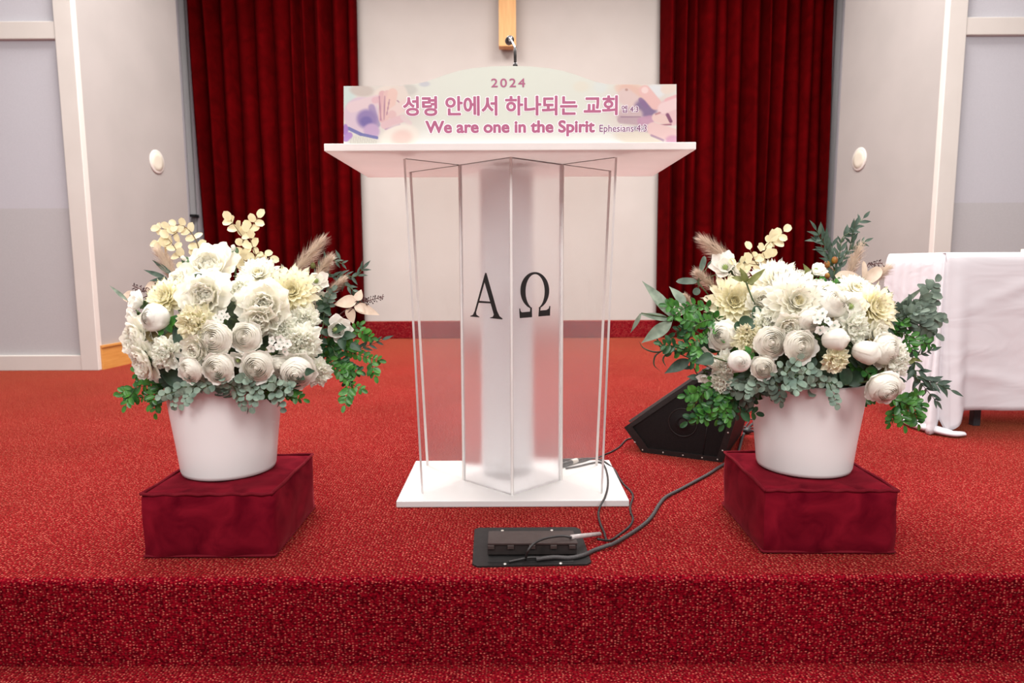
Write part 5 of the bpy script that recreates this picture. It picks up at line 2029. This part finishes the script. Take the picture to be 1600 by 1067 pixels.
spray('L', 'rose_leaf', [(385, 575, -.08), (372, 582, -.10), (362, 584, -.11)], 'dark leaves in the gap behind the rim flowers, left pot', 23, .8, 1, .1)
spray('L', 'rose_leaf', [(430, 590, -.10), (440, 598, -.14), (452, 600, -.15)], 'dark leaves behind the low right rose, left pot', 24, .8, 1, .1)
spray('L', 'moss_leaf', [(410, 570, -.1), (418, 552, -.15), (424, 545, -.17)], 'moss green leaf tips between ranunculus and star florets, left pot', 25, .7, 0, .2)

# ------------------------------------------------------------------ right foliage
big_leaves('R', 'lance_leaf_spray', M_BAMB, [(1052, 497, -.04, 1008, 437, -.02, 10), (1072, 478, -.02, 1048, 446, 0, 8), (1048, 500, -.04, 1000, 488, -.03, 6), (1050, 503, -.05, 1004, 534, -.06, 10), (1002, 489, -.03, 986, 520, -.03, 3.5)], 'fan of long sage lance leaves at the far left of the right bouquet')
big_leaves('R', 'lance_leaf_spray', M_OLIVE, [(1078, 562, -.05, 1040, 582, -.06, 9), (1080, 575, -.04, 1060, 572, -.04, 4), (1092, 590, -.04, 1074, 588, -.04, 5)], 'dark sage lance leaf above the speaker, right pot')
tendrils('R', [[(1045, 545, -.05), (1025, 550, -.05), (1006, 544, -.05), (998, 532, -.05)], [(1040, 545, -.05), (1030, 540, -.05), (1022, 530, -.05)], [(1035, 548, -.05), (1024, 556, -.05), (1022, 570, -.05), (1032, 580, -.05)], [(1042, 550, -.05), (1036, 562, -.05), (1042, 575, -.05)], [(1038, 542, -.05), (1028, 532, -.05), (1023, 520, -.05)]], 'curling dark green tendrils over the carpet, right pot')
spray('R', 'boxwood', [(1115, 490, .0), (1098, 480, -.02), (1080, 476, -.03), (1066, 484, -.04), (1052, 494, -.05)], 'bright boxwood spray below the left pampas, right pot', 30, 1.05, 2, .3)
spray('R', 'boxwood', [(1125, 505, -.02), (1110, 500, -.06), (1092, 505, -.08), (1078, 520, -.08)], 'bright boxwood spray left of the white rose, right pot', 31, 1.0, 2, .25)
spray('R', 'dark_boxwood', [(1120, 540, -.02), (1100, 535, -.05), (1080, 540, -.07), (1062, 544, -.07), (1050, 550, -.06)], 'dark boxwood spray at mid left, right pot', 32, 1.05, 2, .3)
spray('R', 'boxwood', [(1118, 530, -.04), (1096, 530, -.08), (1078, 538, -.09), (1062, 552, -.08)], 'boxwood spray crossing toward the tendrils, right pot', 33, .95, 1, .3)
spray('R', 'dark_boxwood', [(1112, 515, .0), (1085, 500, -.02), (1070, 510, -.02), (1055, 520, -.02)], 'shadowed boxwood behind the lance leaves, right pot', 34, 1.0, 1, .2)
spray('R', 'boxwood', [(1130, 590, -.08), (1110, 604, -.09), (1096, 616, -.09), (1082, 632, -.08)], 'boxwood spray hanging over the speaker front, left end, right pot', 35, 1.15, 3, .3)
spray('R', 'dark_boxwood', [(1135, 600, -.08), (1122, 615, -.09), (1112, 632, -.09), (1108, 648, -.08)], 'dark boxwood spray hanging over the speaker, middle, right pot', 36, 1.1, 2, .2)
spray('R', 'boxwood', [(1140, 605, -.09), (1130, 622, -.10), (1122, 638, -.10), (1120, 655, -.09)], 'boxwood sprig hanging lowest over the speaker, right pot', 37, 1.1, 2, .35)
spray('R', 'dark_boxwood', [(1145, 605, -.08), (1143, 622, -.09), (1146, 638, -.09), (1150, 648, -.08)], 'boxwood sprig hanging beside the pot, left side, right pot', 38, 1.1, 3, .3)
spray('R', 'eucalyptus', [(1190, 590, -.14), (1172, 598, -.13), (1155, 602, -.12), (1140, 596, -.11)], 'pale eucalyptus spreading left of the rim, right pot', 39, .95, 3, .15)
spray('R', 'dusty_eucalyptus', [(1185, 598, -.13), (1172, 608, -.12), (1162, 616, -.12), (1158, 620, -.11)], 'dusty eucalyptus hanging left of the pot, right pot', 40, .9, 3, .2)
pampas('R', 1148, 413, 1091, 370, 17, .08, 'long beige pampas plume at the upper left, right pot', 11)
pampas('R', 1122, 455, 1085, 422, 15, .05, 'lower beige pampas plume behind the boxwood, right pot', 12)
pampas('R', 1082, 480, 1068, 458, 8, .03, 'tip of a pinkish pampas plume at far left, right pot', 13)
pampas('R', 1322, 440, 1346, 378, 17, .10, 'wispy upright pampas plume at the upper right, right pot', 14)
pampas('R', 1352, 445, 1392, 415, 14, .06, 'pale pampas plume leaning right over the table edge, right pot', 15)
big_leaves('R', 'olive_spray', M_EUCD, [(1090, 440, .05, 1058, 438, .05, 6), (1094, 425, .06, 1102, 400, .06, 5), (1092, 450, .05, 1085, 460, .05, 6), (1105, 418, .07, 1120, 408, .07, 6), (1155, 415, .06, 1164, 401, .06, 5)], 'grey green leaves around the left pampas plumes, right pot', shape='ell')
spray('R', 'silver_dollar', [(1200, 445, .07), (1198, 420, .08), (1202, 402, .08), (1196, 388, .08), (1204, 377, .08)], 'cream silver dollar spray rising at the crown, right pot', 41, 1.15, 2, .3)
spray('R', 'silver_dollar', [(1192, 440, .06), (1186, 420, .07), (1180, 408, .07), (1172, 390, .08)], 'short cream silver dollar sprig left of the taller one, right pot', 42, 1.1, 1, .3)
big_leaves('R', 'leaf_sprig', M_OLGRN, [(1166, 442, -.06, 1158, 418, -.06, 6), (1162, 438, -.06, 1143, 432, -.05, 5), (1168, 444, -.08, 1198, 418, -.06, 5), (1168, 442, -.07, 1180, 438, -.06, 6)], 'moss green leaves above the large cream dahlia, right pot', shape='ovate')
big_leaves('R', 'leaf_sprig', M_OLGRN, [(1268, 440, .0, 1258, 412, .0, 7), (1262, 432, .0, 1250, 430, .0, 5)], 'moss green leaf against the small crown magnolia, right pot', shape='ovate')
spray('R', 'olive', [(1300, 445, .07), (1306, 420, .08), (1312, 395, .08), (1316, 372, .08), (1330, 362, .08)], 'tall olive branch with orange berries at the upper right, right pot', 43, 1.05, 2, .2, (M_OBERRY, [(1292, 413, 5), (1304, 406.5, 5), (1293, 431, 4)]))
spray('R', 'olive', [(1302, 440, .08), (1298, 410, .09), (1300, 385, .09), (1295, 375, .09)], 'olive branch just left of the berry branch, right pot', 44, 1.1, 1, .25)
spray('R', 'olive', [(1310, 435, .09), (1320, 400, .10), (1335, 385, .10), (1350, 378, .10)], 'olive branch leaning right into the wispy pampas, right pot', 45, .9, 1, .3)
spray('R', 'boxwood', [(1290, 462, .0), (1288, 452, .0), (1300, 446, .0), (1312, 440, .0)], 'fresh green sprig behind the rose at the crown, right pot', 46, .95, 2, .1)
big_leaves('R', 'tan_leaf_spray', M_TAN, [(1348, 443, .04, 1308, 428, .05, 13), (1350, 440, .03, 1352, 408, .03, 5), (1350, 442, .03, 1378, 418, .03, 10)], 'large tan eucalyptus leaves before the wispy pampas, right pot', smat=M_STEMR, shape='ell')
berry_sprig('R', [(1350, 430, .05), (1362, 414, .05), (1379, 411, .05)], 'dark berry sprig at the upper right before the angled wall, right pot', 3, 16)
big_leaves('R', 'olive_spray', M_OLIVE, [(1392, 486, .02, 1386, 448, .02, 6), (1400, 484, .0, 1388, 462, .0, 3), (1382, 470, .02, 1384, 452, .02, 4)], 'upright dark olive leaf right of the yellow dahlia, right pot', shape='ell')
big_leaves('R', 'lance_leaf_spray', M_BAMB, [(1400, 482, .02, 1448, 446, .03, 4), (1402, 486, .02, 1424, 466, .02, 5)], 'thin sage blade pointing up at the tablecloth, right pot')
spray('R', 'dusty_eucalyptus', [(1385, 500, .02), (1410, 485, .0), (1432, 476, .0), (1455, 474, .0)], 'dusty eucalyptus branch reaching right to the tablecloth, right pot', 47, 1.2, 3, .3)
spray('R', 'dusty_eucalyptus', [(1388, 508, .0), (1412, 500, -.02), (1435, 492, -.02), (1455, 510, -.02)], 'dusty eucalyptus branch drooping before the tablecloth, right pot', 48, 1.15, 3, .25)
spray('R', 'dusty_eucalyptus', [(1385, 515, .0), (1400, 510, -.02), (1418, 512, -.03)], 'dense dusty eucalyptus beside the yellow dahlia, right pot', 49, 1.0, 3, .1)
spray('R', 'boxwood', [(1385, 525, .0), (1405, 520, -.03), (1425, 526, -.04), (1438, 540, -.04)], 'bright boxwood spray on the right flank, right pot', 50, 1.05, 3, .25)
spray('R', 'olive', [(1410, 550, .0), (1428, 556, .0), (1440, 553, .0), (1454, 548, .0)], 'dark olive sprig level with the right carnation, right pot', 51, 1.0, 1, .3)
big_leaves('R', 'leaf_sprig', M_OLGRN, [(1415, 568, -.04, 1434, 560, -.04, 4), (1420, 560, -.03, 1444, 564, -.03, 3)], 'moss green leaf tip right of the white carnation, right pot', shape='ovate')
spray('R', 'olive', [(1418, 565, -.02), (1428, 585, -.03), (1440, 600, -.03), (1462, 626, -.02)], 'olive sprig drooping right over the tablecloth, right pot', 52, 1.15, 2, .35)
spray('R', 'olive', [(1425, 580, -.02), (1440, 594, -.02), (1455, 598, -.02), (1468, 602, -.02)], 'olive sprig ending farthest right, right pot', 53, 1.1, 0, .4)
spray('R', 'boxwood', [(1385, 618, -.06), (1400, 626, -.07), (1418, 632, -.07), (1438, 638, -.07)], 'bright boxwood spray under the drooping rose, right pot', 54, 1.1, 4, .3)
spray('R', 'boxwood', [(1390, 620, -.06), (1400, 632, -.07), (1404, 644, -.07)], 'short boxwood sprig pointing down at the right, right pot', 55, 1.0, 2, .3)
spray('R', 'boxwood', [(1345, 585, -.14), (1352, 580, -.17), (1362, 586, -.17), (1366, 598, -.16)], 'bright boxwood tuft at the right corner of the rim, right pot', 56, 1.05, 3, .1)
spray('R', 'eucalyptus', [(1250, 590, -.165), (1238, 590, -.18), (1228, 582, -.18), (1222, 574, -.18)], 'pale eucalyptus tuft at the left of the rim, right pot', 57, 1.05, 2, .1)
spray('R', 'eucalyptus', [(1240, 590, -.165), (1254, 584, -.185), (1262, 576, -.185)], 'pale eucalyptus tuft under the middle ranunculus, right pot', 58, 1.1, 2, .1)
spray('R', 'eucalyptus', [(1275, 598, -.165), (1292, 598, -.175), (1306, 600, -.175)], 'pale eucalyptus lying on the rim middle, right pot', 59, 1.05, 2, .1)
spray('R', 'dusty_eucalyptus', [(1215, 585, -.16), (1210, 592, -.17), (1225, 598, -.17)], 'dusty eucalyptus lying on the rim at left, right pot', 60, .85, 2, .1)
big_leaves('R', 'leaf_sprig', M_ROSEL, [(1278, 590, -.16, 1288, 566, -.17, 13), (1290, 590, -.15, 1300, 570, -.15, 12), (1260, 575, -.165, 1275, 560, -.17, 7)], 'dark round leaves at the rim middle, right pot', shape='ell')
big_leaves('R', 'leaf_sprig', M_ROSEL, [(1320, 600, -.165, 1296, 584, -.17, 11), (1322, 602, -.165, 1320, 574, -.165, 11), (1326, 602, -.16, 1346, 582, -.16, 11)], 'dark folded leaves at the rim right of the middle, right pot', shape='ell')
big_leaves('R', 'leaf_sprig', M_ROSEL, [(1352, 575, -.15, 1340, 562, -.16, 6), (1358, 575, -.15, 1374, 566, -.15, 8), (1340, 572, -.15, 1330, 562, -.16, 6)], 'dark leaves beneath the leaning rosebud, right pot', shape='ovate')
big_leaves('R', 'leaf_sprig', M_BROWN, [(1308, 520, -.16, 1304, 496, -.16, 8), (1354, 534, -.17, 1370, 533, -.17, 5), (1380, 580, -.16, 1388, 560, -.17, 6), (1342, 492, -.14, 1356, 486, -.14, 5)], 'bronze leaves among the right flowers, right pot', shape='ovate')
big_leaves('R', 'leaf_sprig', M_ROSEL, [(1158, 512, -.12, 1176, 500, -.13, 13), (1180, 500, -.10, 1184, 478, -.10, 8), (1160, 505, -.11, 1150, 515, -.12, 8)], 'dark leaf between cream dahlia and cream carnation, right pot', shape='ell')
big_leaves('R', 'leaf_sprig', M_ROSEL, [(1115, 558, -.14, 1088, 566, -.15, 10)], 'dark leaf laid on the far left magnolia, right pot', shape='ovate')
big_leaves('R', 'leaf_sprig', M_BOX, [(1172, 552, -.16, 1165, 540, -.16, 5), (1172, 552, -.16, 1160, 548, -.16, 4), (1172, 553, -.16, 1182, 562, -.15, 5)], 'fresh green leaf tips above the round bud, right pot', shape='ovate')
big_leaves('R', 'leaf_sprig', M_ROSEL, [(1178, 580, -.13, 1172, 560, -.13, 6), (1176, 582, -.13, 1148, 590, -.14, 5), (1236, 520, -.13, 1252, 512, -.15, 6), (1320, 560, -.14, 1326, 545, -.15, 5)], 'dark leaves in the gaps under the round bud, right pot', shape='ovate')

# ------------------------------------------------------------------ pieces that belong to a part
bpy.context.view_layer.update()
SUB = {'lid_tab': 'lid_body', 'lid_top': 'lid_body', 'lid_hinge': 'lid_body', 'cup_ring': 'pole_cup', 'cup_socket': 'pole_cup', 'collar_ring': 'mic_head', 'white_band': 'connector_body', 'letter_outline': 'lettering', 'flex_collar': 'lower_stem'}
for o in list(S.objects):
    key = o.name.split('.')[0]
    if key in SUB and o.parent:
        sib = [c for c in o.parent.children if c.name.split('.')[0] == SUB[key]]
        if key == 'letter_outline':
            cx0 = sum((o.matrix_world @ Vector(q)).x for q in o.bound_box)
            cz0 = sum((o.matrix_world @ Vector(q)).z for q in o.bound_box)
            sib.sort(key=lambda s: abs(sum((s.matrix_world @ Vector(q)).x for q in s.bound_box) - cx0) + abs(sum((s.matrix_world @ Vector(q)).z for q in s.bound_box) - cz0))
        if sib:
            mw = o.matrix_world.copy()
            o.parent = sib[0]
            o.matrix_parent_inverse = sib[0].matrix_world.inverted()
            o.matrix_basis = mw
